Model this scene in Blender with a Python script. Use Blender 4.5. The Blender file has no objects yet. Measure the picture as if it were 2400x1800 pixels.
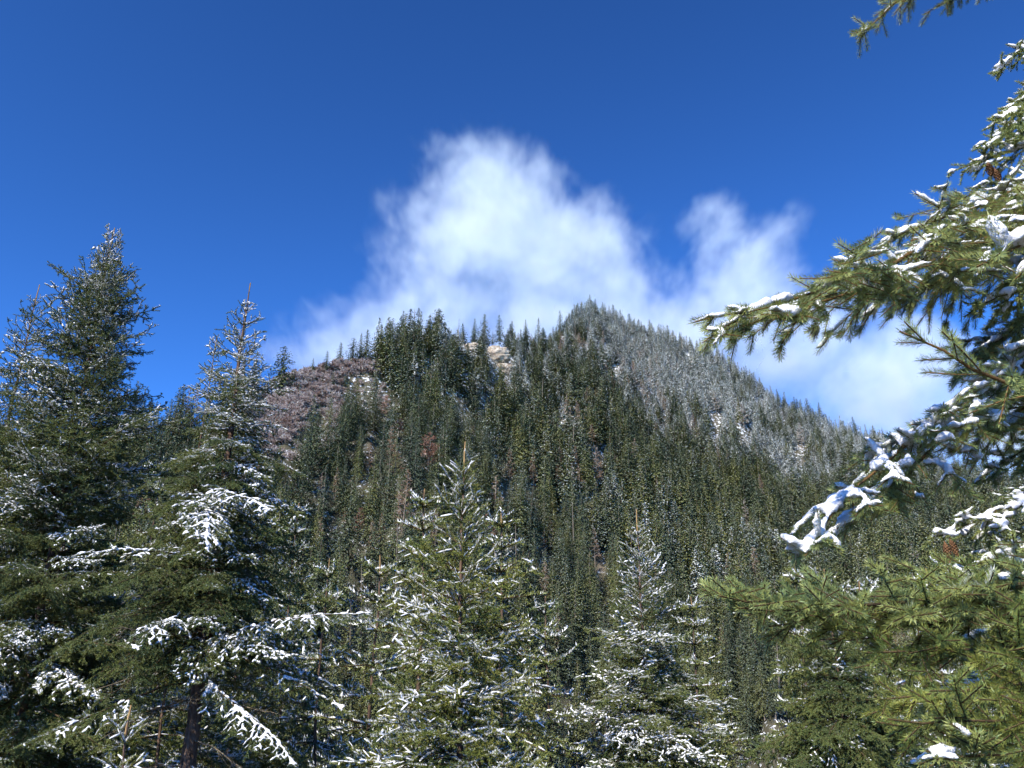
import bpy, math, random
import numpy as np
from mathutils import Matrix, Vector

# ------------------------------------------------------------------ camera
scene = bpy.context.scene
PITCH = math.radians(22.0)
FPX = 2078.0                       # focal length in pixels of the 2400 wide photo
cam_d = bpy.data.cameras.new("camera")
cam = bpy.data.objects.new("camera", cam_d)
scene.collection.objects.link(cam)
cam_d.sensor_width = 36.0
cam_d.lens = FPX / 2400.0 * 36.0
cam_d.clip_start = 0.05
cam_d.clip_end = 30000
cam.location = (0, 0, 0)
cam.rotation_euler = (math.radians(90) + PITCH, 0, 0)
scene.camera = cam

# ------------------------------------------------------------------ sky, sun, exposure
SUN_EL = math.radians(40)
SUN_AZ = math.radians(212)         # clockwise from +Y (the view direction): behind the camera, to its left
world = bpy.data.worlds.new("World")
scene.world = world
world.cycles.sampling_method = 'NONE'
world.use_nodes = True
wn = world.node_tree.nodes
wl = world.node_tree.links
for n in list(wn):
    wn.remove(n)
w_out = wn.new("ShaderNodeOutputWorld")
w_bg = wn.new("ShaderNodeBackground")
w_sky = wn.new("ShaderNodeTexSky")
w_sky.sky_type = 'NISHITA'
w_sky.sun_disc = False
w_sky.sun_elevation = SUN_EL
w_sky.sun_rotation = SUN_AZ
w_sky.altitude = 3000
w_sky.air_density = 1.0
w_sky.dust_density = 0.2
w_sky.ozone_density = 3.5
w_gm = wn.new("ShaderNodeGamma")               # the camera's deep, saturated blue
w_gm.inputs["Gamma"].default_value = 1.6
w_tn = wn.new("ShaderNodeMix")
w_tn.data_type = 'RGBA'
w_tn.blend_type = 'MULTIPLY'
w_tn.inputs[0].default_value = 1.0
w_tn.inputs[7].default_value = (0.54, 0.87, 1.0, 1)
w_bg.inputs["Strength"].default_value = 0.080
wl.new(w_sky.outputs[0], w_gm.inputs["Color"])
wl.new(w_gm.outputs[0], w_tn.inputs[6])
wl.new(w_tn.outputs[2], w_bg.inputs["Color"])
wl.new(w_bg.outputs[0], w_out.inputs["Surface"])

sun_d = bpy.data.lights.new("sun", 'SUN')
sun_d.energy = 5.0
sun_d.angle = math.radians(0.53)
sun_d.color = (1.0, 0.945, 0.85)
sun = bpy.data.objects.new("sun", sun_d)
scene.collection.objects.link(sun)
SUN_DIR = Vector((math.sin(SUN_AZ) * math.cos(SUN_EL), math.cos(SUN_AZ) * math.cos(SUN_EL), math.sin(SUN_EL)))
sun.rotation_euler = SUN_DIR.to_track_quat('Z', 'Y').to_euler()

scene.view_settings.view_transform = 'Standard'
scene.view_settings.look = 'None'
scene.view_settings.exposure = 0.85
scene.view_settings.gamma = 1.0
scene.view_settings.use_curve_mapping = False
scene.cycles.max_bounces = 4
scene.cycles.diffuse_bounces = 1
scene.cycles.glossy_bounces = 1
scene.cycles.transmission_bounces = 2
scene.cycles.volume_bounces = 2
scene.cycles.volume_max_steps = 160
scene.cycles.volume_step_rate = 3.0
scene.cycles.use_adaptive_sampling = True
scene.cycles.adaptive_threshold = 0.04
scene.cycles.use_denoising = True
scene.render.film_transparent = False

rng = np.random.default_rng(7)
UP = np.array([0., 0., 1.])


# ------------------------------------------------------------------ geometry helpers
CP, SP = math.cos(PITCH), math.sin(PITCH)


def ray(px, py):
    d = (px - 1200.0) / FPX
    u = (900.0 - py) / FPX
    return np.array([d, CP - SP * u, SP + CP * u])


def at(px, py, depth):
    """3D point seen at a pixel of the 2400x1800 photo, at horizontal depth (world Y)"""
    r = ray(px, py)
    return r * (depth / r[1])


def project(P):
    P = np.atleast_2d(P)
    f = P[:, 1] * CP + P[:, 2] * SP
    u = -P[:, 1] * SP + P[:, 2] * CP
    f = np.where(np.abs(f) < 1e-6, 1e-6, f)
    return 1200 + FPX * P[:, 0] / f, 900 - FPX * u / f, f


def norm(v):
    n = np.linalg.norm(v, axis=-1, keepdims=True)
    return v / np.maximum(n, 1e-9)


def _hash(ix, iy, s):
    h = (ix.astype(np.int64) * 374761393 + iy.astype(np.int64) * 668265263 + s * 1442695041) & 0x7fffffff
    h = ((h ^ (h >> 13)) * 1274126177) & 0x7fffffff
    return ((h ^ (h >> 16)) & 0xffff) / 65535.0


def vnoise(x, y, s=0):
    ix, iy = np.floor(x), np.floor(y)
    fx, fy = x - ix, y - iy
    fx = fx * fx * (3 - 2 * fx)
    fy = fy * fy * (3 - 2 * fy)
    a = _hash(ix, iy, s); b = _hash(ix + 1, iy, s)
    c = _hash(ix, iy + 1, s); d = _hash(ix + 1, iy + 1, s)
    return (a + (b - a) * fx) * (1 - fy) + (c + (d - c) * fx) * fy


def fbm(x, y, s=0, o=4):
    v = np.zeros_like(x, dtype=float); a = 0.5; f = 1.0
    for k in range(o):
        v += a * (vnoise(x * f, y * f, s + k * 17) - 0.5)
        a *= 0.5; f *= 2.03
    return v


class Geo:
    """collects triangles / quads; build() makes one mesh"""
    def __init__(self):
        self.v = []; self.f3 = []; self.f4 = []; self.m3 = []; self.m4 = []; self.n = 0; self.a = []; self.has_a = False

    def add(self, v, f3=None, f4=None, mat=0, attr=None):
        v = np.asarray(v, float).reshape(-1, 3)
        self.a.append(np.zeros(len(v), np.float32) if attr is None else np.asarray(attr, np.float32).ravel())
        self.has_a = self.has_a or attr is not None
        if f3 is not None and len(f3):
            f3 = np.asarray(f3, np.int64).reshape(-1, 3); self.f3.append(f3 + self.n)
            self.m3.append(np.full(len(f3), mat) if np.isscalar(mat) else np.asarray(mat))
        if f4 is not None and len(f4):
            f4 = np.asarray(f4, np.int64).reshape(-1, 4); self.f4.append(f4 + self.n)
            self.m4.append(np.full(len(f4), mat))
        self.v.append(v); self.n += len(v)

    def mesh(self, name, mats, smooth=False):
        v = np.concatenate(self.v) if self.v else np.zeros((0, 3))
        f3 = np.concatenate(self.f3) if self.f3 else np.zeros((0, 3), np.int64)
        f4 = np.concatenate(self.f4) if self.f4 else np.zeros((0, 4), np.int64)
        mi = np.concatenate(self.m3 + self.m4) if (self.m3 or self.m4) else np.zeros(0, int)
        me = bpy.data.meshes.new(name)
        me.vertices.add(len(v))
        me.vertices.foreach_set("co", v.astype(np.float32).ravel())
        nl = len(f3) * 3 + len(f4) * 4
        me.loops.add(nl)
        me.loops.foreach_set("vertex_index", np.concatenate([f3.ravel(), f4.ravel()]).astype(np.int32))
        me.polygons.add(len(f3) + len(f4))
        ls = np.concatenate([np.arange(len(f3)) * 3, len(f3) * 3 + np.arange(len(f4)) * 4])
        me.polygons.foreach_set("loop_start", ls.astype(np.int32))
        me.polygons.foreach_set("material_index", mi.astype(np.int32))
        if smooth:
            me.polygons.foreach_set("use_smooth", np.ones(len(ls), bool))
        me.update(calc_edges=True)
        me.validate()
        for m in mats:
            me.materials.append(m)
        if self.has_a:
            at_ = me.attributes.new("dust", 'FLOAT', 'POINT')
            at_.data.foreach_set("value", np.concatenate(self.a))
        return me


def link(name, data, parent=None, loc=None):
    o = bpy.data.objects.new(name, data)
    scene.collection.objects.link(o)
    if parent is not None:
        o.parent = parent
    if loc is not None:
        o.location = loc
    return o


def thing(name, label, cat, loc=(0, 0, 0), group=None):
    o = link(name, None, None, loc)
    o.empty_display_size = 0.2
    o["label"] = label
    o["category"] = cat
    if group:
        o["group"] = group
    return o


def frames(d):
    ref = np.where((np.abs(d[:, 2:3]) > 0.9), np.array([[1., 0, 0]]), np.array([[0., 0, 1.]]))
    u = norm(np.cross(d, ref))
    v = np.cross(u, d)          # v leans towards +z
    return u, v


def tube(geo, pts, radii, sides=6, mat=0, cap=True):
    pts = np.asarray(pts, float); radii = np.asarray(radii, float)
    n = len(pts)
    t = np.gradient(pts, axis=0); t = norm(t)
    ref = np.array([1., 0, 0]) if abs(t[0, 2]) > 0.8 else UP
    rings = []
    a = np.arange(sides) / sides * 2 * math.pi
    for i in range(n):
        u = np.cross(t[i], ref); u /= max(np.linalg.norm(u), 1e-9)
        w = np.cross(u, t[i])
        rings.append(pts[i] + radii[i] * (np.cos(a)[:, None] * u + np.sin(a)[:, None] * w))
    v = np.concatenate(rings)
    f = []
    for i in range(n - 1):
        for k in range(sides):
            k2 = (k + 1) % sides
            f.append((i * sides + k, i * sides + k2, (i + 1) * sides + k2, (i + 1) * sides + k))
    geo.add(v, f4=f, mat=mat)


def seg_tubes(geo, P, Q, r0, r1, sides=3, mat=0):
    """many short straight twigs at once"""
    if not len(P):
        return
    d = norm(Q - P); u, w = frames(d)
    a = np.arange(sides) / sides * 2 * math.pi
    c, s = np.cos(a), np.sin(a)
    ring = c[None, :, None] * u[:, None, :] + s[None, :, None] * w[:, None, :]
    A = P[:, None, :] + ring * r0[:, None, None]
    B = Q[:, None, :] + ring * r1[:, None, None]
    v = np.concatenate([A, B], axis=1).reshape(-1, 3)
    base = (np.arange(len(P)) * 2 * sides)[:, None, None]
    k = np.arange(sides); k2 = (k + 1) % sides
    f = np.stack([k, k2, k2 + sides, k + sides], axis=1)[None] + base
    geo.add(v, f4=f.reshape(-1, 4), mat=mat)


def needle_proto(n, width, seed, pyramid=False, forward=0.6, tuft=True):
    """needles round a unit shoot along +Z; radial unit = needle reach.  returns arrays for instancing:
    axial part (fraction of shoot length), radial xy, and axial extra in radial units"""
    r = np.random.default_rng(seed)
    V = []; F = []; D = []
    for i in range(n):
        t = (i + r.random()) / n
        a = i * 2.399963 + r.normal(0, 0.3)
        ln = r.uniform(0.85, 1.12)
        fwd = forward + r.normal(0, 0.15)
        if tuft and t > 0.93:
            ln *= 0.9; fwd += 0.7
        lift = 0.22                       # needles comb upwards a little
        ca, sa = math.cos(a), math.sin(a)
        rad = math.cos(math.atan(fwd)) * ln; ax = math.sin(math.atan(fwd)) * ln
        px, py = -sa, ca
        tx, ty = rad * ca, rad * sa + lift * 0.6
        k = len(V)
        if pyramid:      # two faces folded along a ridge
            V += [(t, 0.05 * ca + px * width, 0.05 * sa + py * width, 0), (t, 0.05 * ca - px * width, 0.05 * sa - py * width, 0),
                  (t, tx * 0.4 + width * ca * 0.6, ty * 0.4 + width * sa * 0.6, ax * 0.35 + width * 0.9), (t, tx, ty, ax)]
            F += [(k, k + 2, k + 3), (k + 2, k + 1, k + 3)]
            D += [(tx, ty, ax)] * 4
        else:
            tw = r.uniform(0, math.pi)
            qx, qy, qz = px * math.cos(tw), py * math.cos(tw), math.sin(tw)
            V += [(t, 0.05 * ca + qx * width, 0.05 * sa + qy * width, qz * width), (t, 0.05 * ca - qx * width, 0.05 * sa - qy * width, -qz * width), (t, tx, ty, ax)]
            F += [(k, k + 1, k + 2)]
            D += [(tx, ty, ax)] * 3
    return np.array(V), np.array(F), np.array(D)


def add_shoots(geo, protos, P, Q, rad, seed=0, mat=0, expo=None):
    if not len(P):
        return
    r = np.random.default_rng(seed)
    which = r.integers(0, len(protos), len(P))
    L = np.linalg.norm(Q - P, axis=1)
    d = norm(Q - P); u, w = frames(d)
    roll = r.normal(0, 0.5, len(P))
    u2 = u * np.cos(roll)[:, None] + w * np.sin(roll)[:, None]
    w2 = -u * np.sin(roll)[:, None] + w * np.cos(roll)[:, None]
    if expo is None:
        expo = np.zeros(len(P))
    for k, (V, F, D) in enumerate(protos):
        m = which == k
        if not m.any():
            continue
        ax = V[None, :, 0] * L[m, None] + V[None, :, 3] * rad[m, None]
        X = P[m, None, :] + ax[..., None] * d[m, None, :] \
            + (V[None, :, 1] * rad[m, None])[..., None] * u2[m, None, :] \
            + (V[None, :, 2] * rad[m, None])[..., None] * w2[m, None, :]
        n = m.sum()
        f = F[None] + (np.arange(n) * len(V))[:, None, None]
        up = D[None, :, 0] * u2[m, None, 2] + D[None, :, 1] * w2[m, None, 2] + D[None, :, 2] * d[m, None, 2]
        dust = expo[m, None] * np.clip(0.35 + 0.75 * up, 0, 1)
        geo.add(X.reshape(-1, 3), f3=f.reshape(-1, 3), mat=mat, attr=dust)


def capsule_proto(sides=6):
    V = [(-0.02, 0, 0)]; F = []
    rings = [(0.10, 0.62), (0.38, 1.0), (0.66, 0.95), (0.92, 0.6)]
    for t, rr in rings:
        for k in range(sides):
            a = k / sides * 2 * math.pi
            V.append((t, rr * math.cos(a), rr * math.sin(a)))
    V.append((1.03, 0, 0))
    for k in range(sides):
        F.append((0, 1 + (k + 1) % sides, 1 + k))
    for i in range(len(rings) - 1):
        for k in range(sides):
            a = 1 + i * sides + k; b = 1 + i * sides + (k + 1) % sides
            F.append((a, b, b + sides)); F.append((a, b + sides, a + sides))
    e = len(V) - 1
    for k in range(sides):
        F.append((e, e - sides + k, e - sides + (k + 1) % sides))
    return np.array(V), np.array(F)


CAP6 = capsule_proto(6)
CAP5 = capsule_proto(5)


def add_capsules(geo, P, Q, rw, rh, seed=0, proto=CAP6, mat=0):
    """snow lying along shoots: lumpy flattened capsules"""
    if not len(P):
        return
    V, F = proto
    r = np.random.default_rng(seed)
    L = np.linalg.norm(Q - P, axis=1)
    d = norm(Q - P); u, w = frames(d)
    jit = r.uniform(0.72, 1.25, (len(P), len(V)))
    X = P[:, None, :] + (V[None, :, 0] * L[:, None])[..., None] * d[:, None, :] \
        + (V[None, :, 1] * rw[:, None] * jit)[..., None] * u[:, None, :] \
        + (V[None, :, 2] * rh[:, None] * jit)[..., None] * w[:, None, :]
    f = F[None] + (np.arange(len(P)) * len(V))[:, None, None]
    geo.add(X.reshape(-1, 3), f3=f.reshape(-1, 3), mat=mat)


# ------------------------------------------------------------------ materials
def mat_new(name):
    m = bpy.data.materials.new(name)
    m.use_nodes = True
    nt = m.node_tree
    for n in list(nt.nodes):
        nt.nodes.remove(n)
    return m, nt, nt.nodes.new("ShaderNodeOutputMaterial")


def N(nt, kind, **kw):
    n = nt.nodes.new(kind)
    for k, v in kw.items():
        if k in n.inputs.keys() if hasattr(n.inputs, "keys") else False:
            n.inputs[k].default_value = v
        else:
            setattr(n, k, v)
    return n


def ramp(nt, stops, src=None):
    n = nt.nodes.new("ShaderNodeValToRGB")
    e = n.color_ramp.elements
    while len(e) < len(stops):
        e.new(0.5)
    for i, (p, c) in enumerate(stops):
        e[i].position = p
        e[i].color = (*c, 1)
    if src is not None:
        nt.links.new(src, n.inputs[0])
    return n


def needle_material(name, dark, mid, pale, scale=1.2, trans=0.25, per_needle=True):
    m, nt, out = mat_new(name)
    geo = nt.nodes.new("ShaderNodeNewGeometry")
    tc = nt.nodes.new("ShaderNodeTexCoord")
    oi = nt.nodes.new("ShaderNodeObjectInfo")
    no = N(nt, "ShaderNodeTexNoise", Scale=scale, Detail=2.0)
    nt.links.new(geo.outputs["Position"], no.inputs["Vector"])
    mx = N(nt, "ShaderNodeMath", operation='MULTIPLY_ADD')
    nt.links.new(geo.outputs["Random Per Island"], mx.inputs[0])
    mx.inputs[1].default_value = 0.5
    nt.links.new(no.outputs["Fac"], mx.inputs[2])
    m2 = N(nt, "ShaderNodeMath", operation='MULTIPLY_ADD')
    nt.links.new(oi.outputs["Random"], m2.inputs[0])
    m2.inputs[1].default_value = 0.3
    nt.links.new(mx.outputs[0], m2.inputs[2])
    rp = ramp(nt, [(0.35, dark), (0.75, mid), (1.15 if False else 1.0, pale)], m2.outputs[0])
    # snow dust that clings to the upper needles of exposed shoots
    du = N(nt, "ShaderNodeAttribute", attribute_name="dust")
    fo = N(nt, "ShaderNodeAttribute", attribute_name="frost", attribute_type='OBJECT')
    ad = N(nt, "ShaderNodeMath", operation='ADD')
    nt.links.new(du.outputs["Fac"], ad.inputs[0]); nt.links.new(fo.outputs["Fac"], ad.inputs[1])
    mr = N(nt, "ShaderNodeMapRange", interpolation_type='SMOOTHSTEP')
    nt.links.new(ad.outputs[0], mr.inputs[0]); mr.inputs[1].default_value = 1.0; mr.inputs[2].default_value = 1.22
    mc = N(nt, "ShaderNodeMix", data_type='RGBA')
    nt.links.new(mr.outputs[0], mc.inputs[0]); nt.links.new(rp.outputs[0], mc.inputs[6])
    mc.inputs[7].default_value = (0.82, 0.83, 0.82, 1)
    p = nt.nodes.new("ShaderNodeBsdfPrincipled")
    p.inputs["Roughness"].default_value = 0.5
    p.inputs["Specular IOR Level"].default_value = 0.35
    nt.links.new(mc.outputs[2], p.inputs["Base Color"])
    if trans <= 0:
        nt.links.new(p.outputs[0], out.inputs["Surface"])
        return m
    tr = nt.nodes.new("ShaderNodeBsdfTranslucent")
    nt.links.new(rp.outputs[0], tr.inputs["Color"])
    ms = nt.nodes.new("ShaderNodeMixShader")
    ms.inputs[0].default_value = trans
    nt.links.new(p.outputs[0], ms.inputs[1])
    nt.links.new(tr.outputs[0], ms.inputs[2])
    nt.links.new(ms.outputs[0], out.inputs["Surface"])
    return m


def snow_material(name, bump=0.4, scale=60.0, col=(0.78, 0.78, 0.78)):
    m, nt, out = mat_new(name)
    p = nt.nodes.new("ShaderNodeBsdfPrincipled")
    p.inputs["Roughness"].default_value = 0.75
    p.inputs["Specular IOR Level"].default_value = 0.2
    tc = nt.nodes.new("ShaderNodeTexCoord")
    no = N(nt, "ShaderNodeTexNoise", Scale=scale, Detail=3.0)
    nt.links.new(tc.outputs["Object"], no.inputs["Vector"])
    rp = ramp(nt, [(0.3, tuple(c * 0.9 for c in col)), (0.7, col)], no.outputs["Fac"])
    nt.links.new(rp.outputs[0], p.inputs["Base Color"])
    b = N(nt, "ShaderNodeBump", Strength=bump, Distance=0.012)
    n3 = N(nt, "ShaderNodeTexNoise", Scale=scale * 5, Detail=2.0)
    nt.links.new(tc.outputs["Object"], n3.inputs["Vector"])
    m3 = N(nt, "ShaderNodeMath", operation='MULTIPLY_ADD'); m3.inputs[1].default_value = 0.35
    nt.links.new(n3.outputs["Fac"], m3.inputs[0]); nt.links.new(no.outputs["Fac"], m3.inputs[2])
    nt.links.new(m3.outputs[0], b.inputs["Height"])
    nt.links.new(b.outputs[0], p.inputs["Normal"])
    nt.links.new(p.outputs[0], out.inputs["Surface"])
    return m


def bark_material(name, c0, c1, scale=14.0, bump=0.8, dist=0.02):
    m, nt, out = mat_new(name)
    p = nt.nodes.new("ShaderNodeBsdfPrincipled")
    p.inputs["Roughness"].default_value = 0.85
    p.inputs["Specular IOR Level"].default_value = 0.15
    tc = nt.nodes.new("ShaderNodeTexCoord")
    mp = nt.nodes.new("ShaderNodeMapping")
    mp.inputs["Scale"].default_value = (1, 1, 0.35)
    nt.links.new(tc.outputs["Object"], mp.inputs[0])
    no = N(nt, "ShaderNodeTexNoise", Scale=scale, Detail=5.0, Roughness=0.65)
    nt.links.new(mp.outputs[0], no.inputs["Vector"])
    rp = ramp(nt, [(0.33, c0), (0.68, c1)], no.outputs["Fac"])
    nt.links.new(rp.outputs[0], p.inputs["Base Color"])
    b = N(nt, "ShaderNodeBump", Strength=bump, Distance=dist)
    nt.links.new(no.outputs["Fac"], b.inputs["Height"])
    nt.links.new(b.outputs[0], p.inputs["Normal"])
    nt.links.new(p.outputs[0], out.inputs["Surface"])
    return m


M_NEEDLE_NEAR = needle_material("needles_near", (0.080, 0.130, 0.045), (0.185, 0.250, 0.095), (0.29, 0.32, 0.095), 2.5, 0.25)
M_NEEDLE_YELLOW = needle_material("needles_near_yellow", (0.070, 0.120, 0.034), (0.158, 0.222, 0.066), (0.28, 0.30, 0.070), 3.5, 0.3)
M_NEEDLE = needle_material("needles_spruce", (0.042, 0.068, 0.016), (0.105, 0.142, 0.028), (0.215, 0.220, 0.042), 0.9, 0.0)
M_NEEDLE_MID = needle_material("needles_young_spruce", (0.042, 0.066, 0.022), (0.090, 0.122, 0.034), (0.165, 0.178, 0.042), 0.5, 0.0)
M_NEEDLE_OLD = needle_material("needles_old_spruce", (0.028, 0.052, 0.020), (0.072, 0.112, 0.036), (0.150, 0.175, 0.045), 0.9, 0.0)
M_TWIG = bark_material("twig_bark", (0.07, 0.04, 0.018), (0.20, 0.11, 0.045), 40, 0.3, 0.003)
M_TWIG_MID = bark_material("twig_bark_dark", (0.035, 0.024, 0.014), (0.11, 0.07, 0.035), 40, 0.3, 0.003)  # darker brown bark, so twigs stand out less among the needles
M_LEADER = bark_material("leader_bark", (0.22, 0.13, 0.05), (0.42, 0.29, 0.13), 30, 0.3, 0.003)
M_DEAD = bark_material("dead_twig_bark", (0.07, 0.055, 0.038), (0.22, 0.18, 0.12), 30, 0.3, 0.003)
M_BARK = bark_material("trunk_bark", (0.045, 0.03, 0.021), (0.17, 0.11, 0.075), 16, 1.0, 0.02)
M_SNOW = snow_material("snow")
M_SNOW_NEAR = snow_material("snow_near", 0.5, 90.0)

# ------------------------------------------------------------------ terrain: valley, mountain, far land
RIDGE = [(-600, 1200, 330), (-200, 1180, 340), (130, 1115, 350), (320, 1050, 360), (430, 1010, 370), (600, 930, 385), (680, 882, 395), (760, 858, 405),
         (820, 845, 415), (870, 830, 425), (930, 815, 440), (1000, 818, 455), (1060, 808, 475), (1130, 808, 500), (1250, 808, 545), (1310, 790, 590),
         (1340, 752, 620), (1385, 728, 650), (1430, 745, 670), (1500, 778, 690), (1600, 808, 705), (1680, 832, 715), (1760, 895, 715), (1850, 965, 705),
         (1950, 1003, 690), (2060, 1042, 660), (2200, 1100, 630), (2350, 1150, 600), (2600, 1200, 560), (3000, 1280, 520)]
_rp = np.array([at(a, b, 1.0) for a, b, c in RIDGE])
_phi = np.arctan2(_rp[:, 0], _rp[:, 1])
_alp = np.arctan2(_rp[:, 2], np.hypot(_rp[:, 0], _rp[:, 1]))
_R = np.array([c for a, b, c in RIDGE], float)
_phi = np.concatenate([[-math.pi, -1.6, -1.0], _phi, [1.0, 1.6, math.pi]])
_alp = np.concatenate([[0.10, 0.12, 0.16], _alp, [0.16, 0.12, 0.10]])
_R = np.concatenate([[420, 380, 340], _R, [500, 450, 420]])


def terrain(x, y):
    x = np.asarray(x, float); y = np.asarray(y, float)
    r = np.hypot(x, y); phi = np.arctan2(x, y)
    R = np.interp(phi, _phi, _R); al = np.interp(phi, _phi, _alp)
    H = R * np.tan(al)
    r0 = 0.40 * R; zv = -26.0
    t = np.clip((r - r0) / (R - r0), 0, 1)
    slope = zv + (H - zv) * (0.72 * t + 0.28 * t * t)
    front = np.clip(np.cos(phi) * 1.4 + 0.25, 0, 1)
    s1 = np.clip((r - 2.2) / 16.0, 0, 1); s1 = s1 * s1 * (3 - 2 * s1)
    s2 = np.clip((r - 14.0) / np.maximum(r0 - 14.0, 1), 0, 1)
    near = -1.75 + (-5.2 * s1 + (zv + 6.95) * s2) * front
    z = np.where(r < r0, near, slope)
    back = np.maximum(H - (r - R) * 0.75, -60 - (r - R) * 0.004)
    z = np.where(r > R, back, z)
    z = np.where((r < r0) & (front < 1), near, z)
    w = np.clip((r - r0 * 0.9) / 40, 0, 1) * np.clip((R + 120 - r) / 80, 0, 1) * np.clip(1.0 - 0.75 * np.exp(-((r - R) / 25) ** 2), 0, 1)
    rib = fbm(phi * 26, r * 0.004, 3, 4) * 34 + fbm(x * 0.018, y * 0.018, 11, 4) * 20
    return z + w * rib + np.clip(r / 60, 0, 1) * fbm(x * 0.09, y * 0.09, 23, 3) * 2.2 + np.clip((r - 900) / 900, 0, 1) * fbm(x * 0.0011, y * 0.0011, 31, 3) * 160


def build_terrain():
    fine = np.linspace(-0.72, 0.72, 320)
    rest = np.linspace(0.72, 2 * math.pi - 0.72, 72)[1:-1]
    phis = np.concatenate([fine, rest])
    rr = np.concatenate([np.linspace(0.6, 20, 18), np.linspace(24, 130, 22), np.linspace(138, 860, 120), np.geomspace(900, 9000, 22)])
    PH, RR = np.meshgrid(phis, rr)
    X = RR * np.sin(PH); Y = RR * np.cos(PH); Z = terrain(X, Y)
    v = np.stack([X, Y, Z], -1).reshape(-1, 3)
    nphi = len(phis); nr = len(rr)
    i = np.arange(nr - 1)[:, None]; k = np.arange(nphi)[None, :]; k2 = (k + 1) % nphi
    f = np.stack([i * nphi + k, (i + 1) * nphi + k, (i + 1) * nphi + k2, i * nphi + k2], -1).reshape(-1, 4)
    g = Geo(); g.add(v, f4=f)
    c = len(v)
    g.add(np.array([[0, 0, -1.75]]))
    g.f3.append(np.stack([np.full(nphi, c), k2.ravel(), k.ravel()], -1)[:, ::-1]); g.m3.append(np.zeros(nphi, int))
    m, nt, out = mat_new("mountain_ground")
    p = nt.nodes.new("ShaderNodeBsdfPrincipled"); p.inputs["Roughness"].default_value = 0.9
    p.inputs["Specular IOR Level"].default_value = 0.1
    gm = nt.nodes.new("ShaderNodeNewGeometry")
    n1 = N(nt, "ShaderNodeTexNoise", Scale=0.06, Detail=6.0, Roughness=0.65)
    n2 = N(nt, "ShaderNodeTexNoise", Scale=0.5, Detail=5.0, Roughness=0.7)
    nt.links.new(gm.outputs["Position"], n1.inputs["Vector"]); nt.links.new(gm.outputs["Position"], n2.inputs["Vector"])
    soil = ramp(nt, [(0.35, (0.045, 0.046, 0.030)), (0.6, (0.085, 0.075, 0.050)), (0.8, (0.16, 0.125, 0.095))], n1.outputs["Fac"])
    sm = ramp(nt, [(0.57, (0, 0, 0)), (0.66, (1, 1, 1))], n2.outputs["Fac"])
    # more lying snow with altitude
    sx = nt.nodes.new("ShaderNodeSeparateXYZ"); nt.links.new(gm.outputs["Position"], sx.inputs[0])
    hz = N(nt, "ShaderNodeMapRange"); nt.links.new(sx.outputs[2], hz.inputs[0])
    for ii, vv in enumerate((110, 300, 0.0, 0.11)):
        hz.inputs[ii + 1].default_value = vv
    sa = N(nt, "ShaderNodeMath", operation='ADD'); nt.links.new(n2.outputs["Fac"], sa.inputs[0]); nt.links.new(hz.outputs[0], sa.inputs[1])
    nt.links.new(sa.outputs[0], sm.inputs[0])
    mx = N(nt, "ShaderNodeMix", data_type='RGBA')
    nt.links.new(sm.outputs[0], mx.inputs[0]); nt.links.new(soil.outputs[0], mx.inputs[6])
    mx.inputs[7].default_value = (0.72, 0.74, 0.78, 1)
    nt.links.new(mx.outputs[2], p.inputs["Base Color"])
    b = N(nt, "ShaderNodeBump", Strength=1.0, Distance=0.8)
    nt.links.new(n2.outputs["Fac"], b.inputs["Height"]); nt.links.new(b.outputs[0], p.inputs["Normal"])
    nt.links.new(p.outputs[0], out.inputs["Surface"])
    o = link("terrain", g.mesh("terrain", [m], smooth=True))
    o["kind"] = "structure"
    return o


build_terrain()


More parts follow.
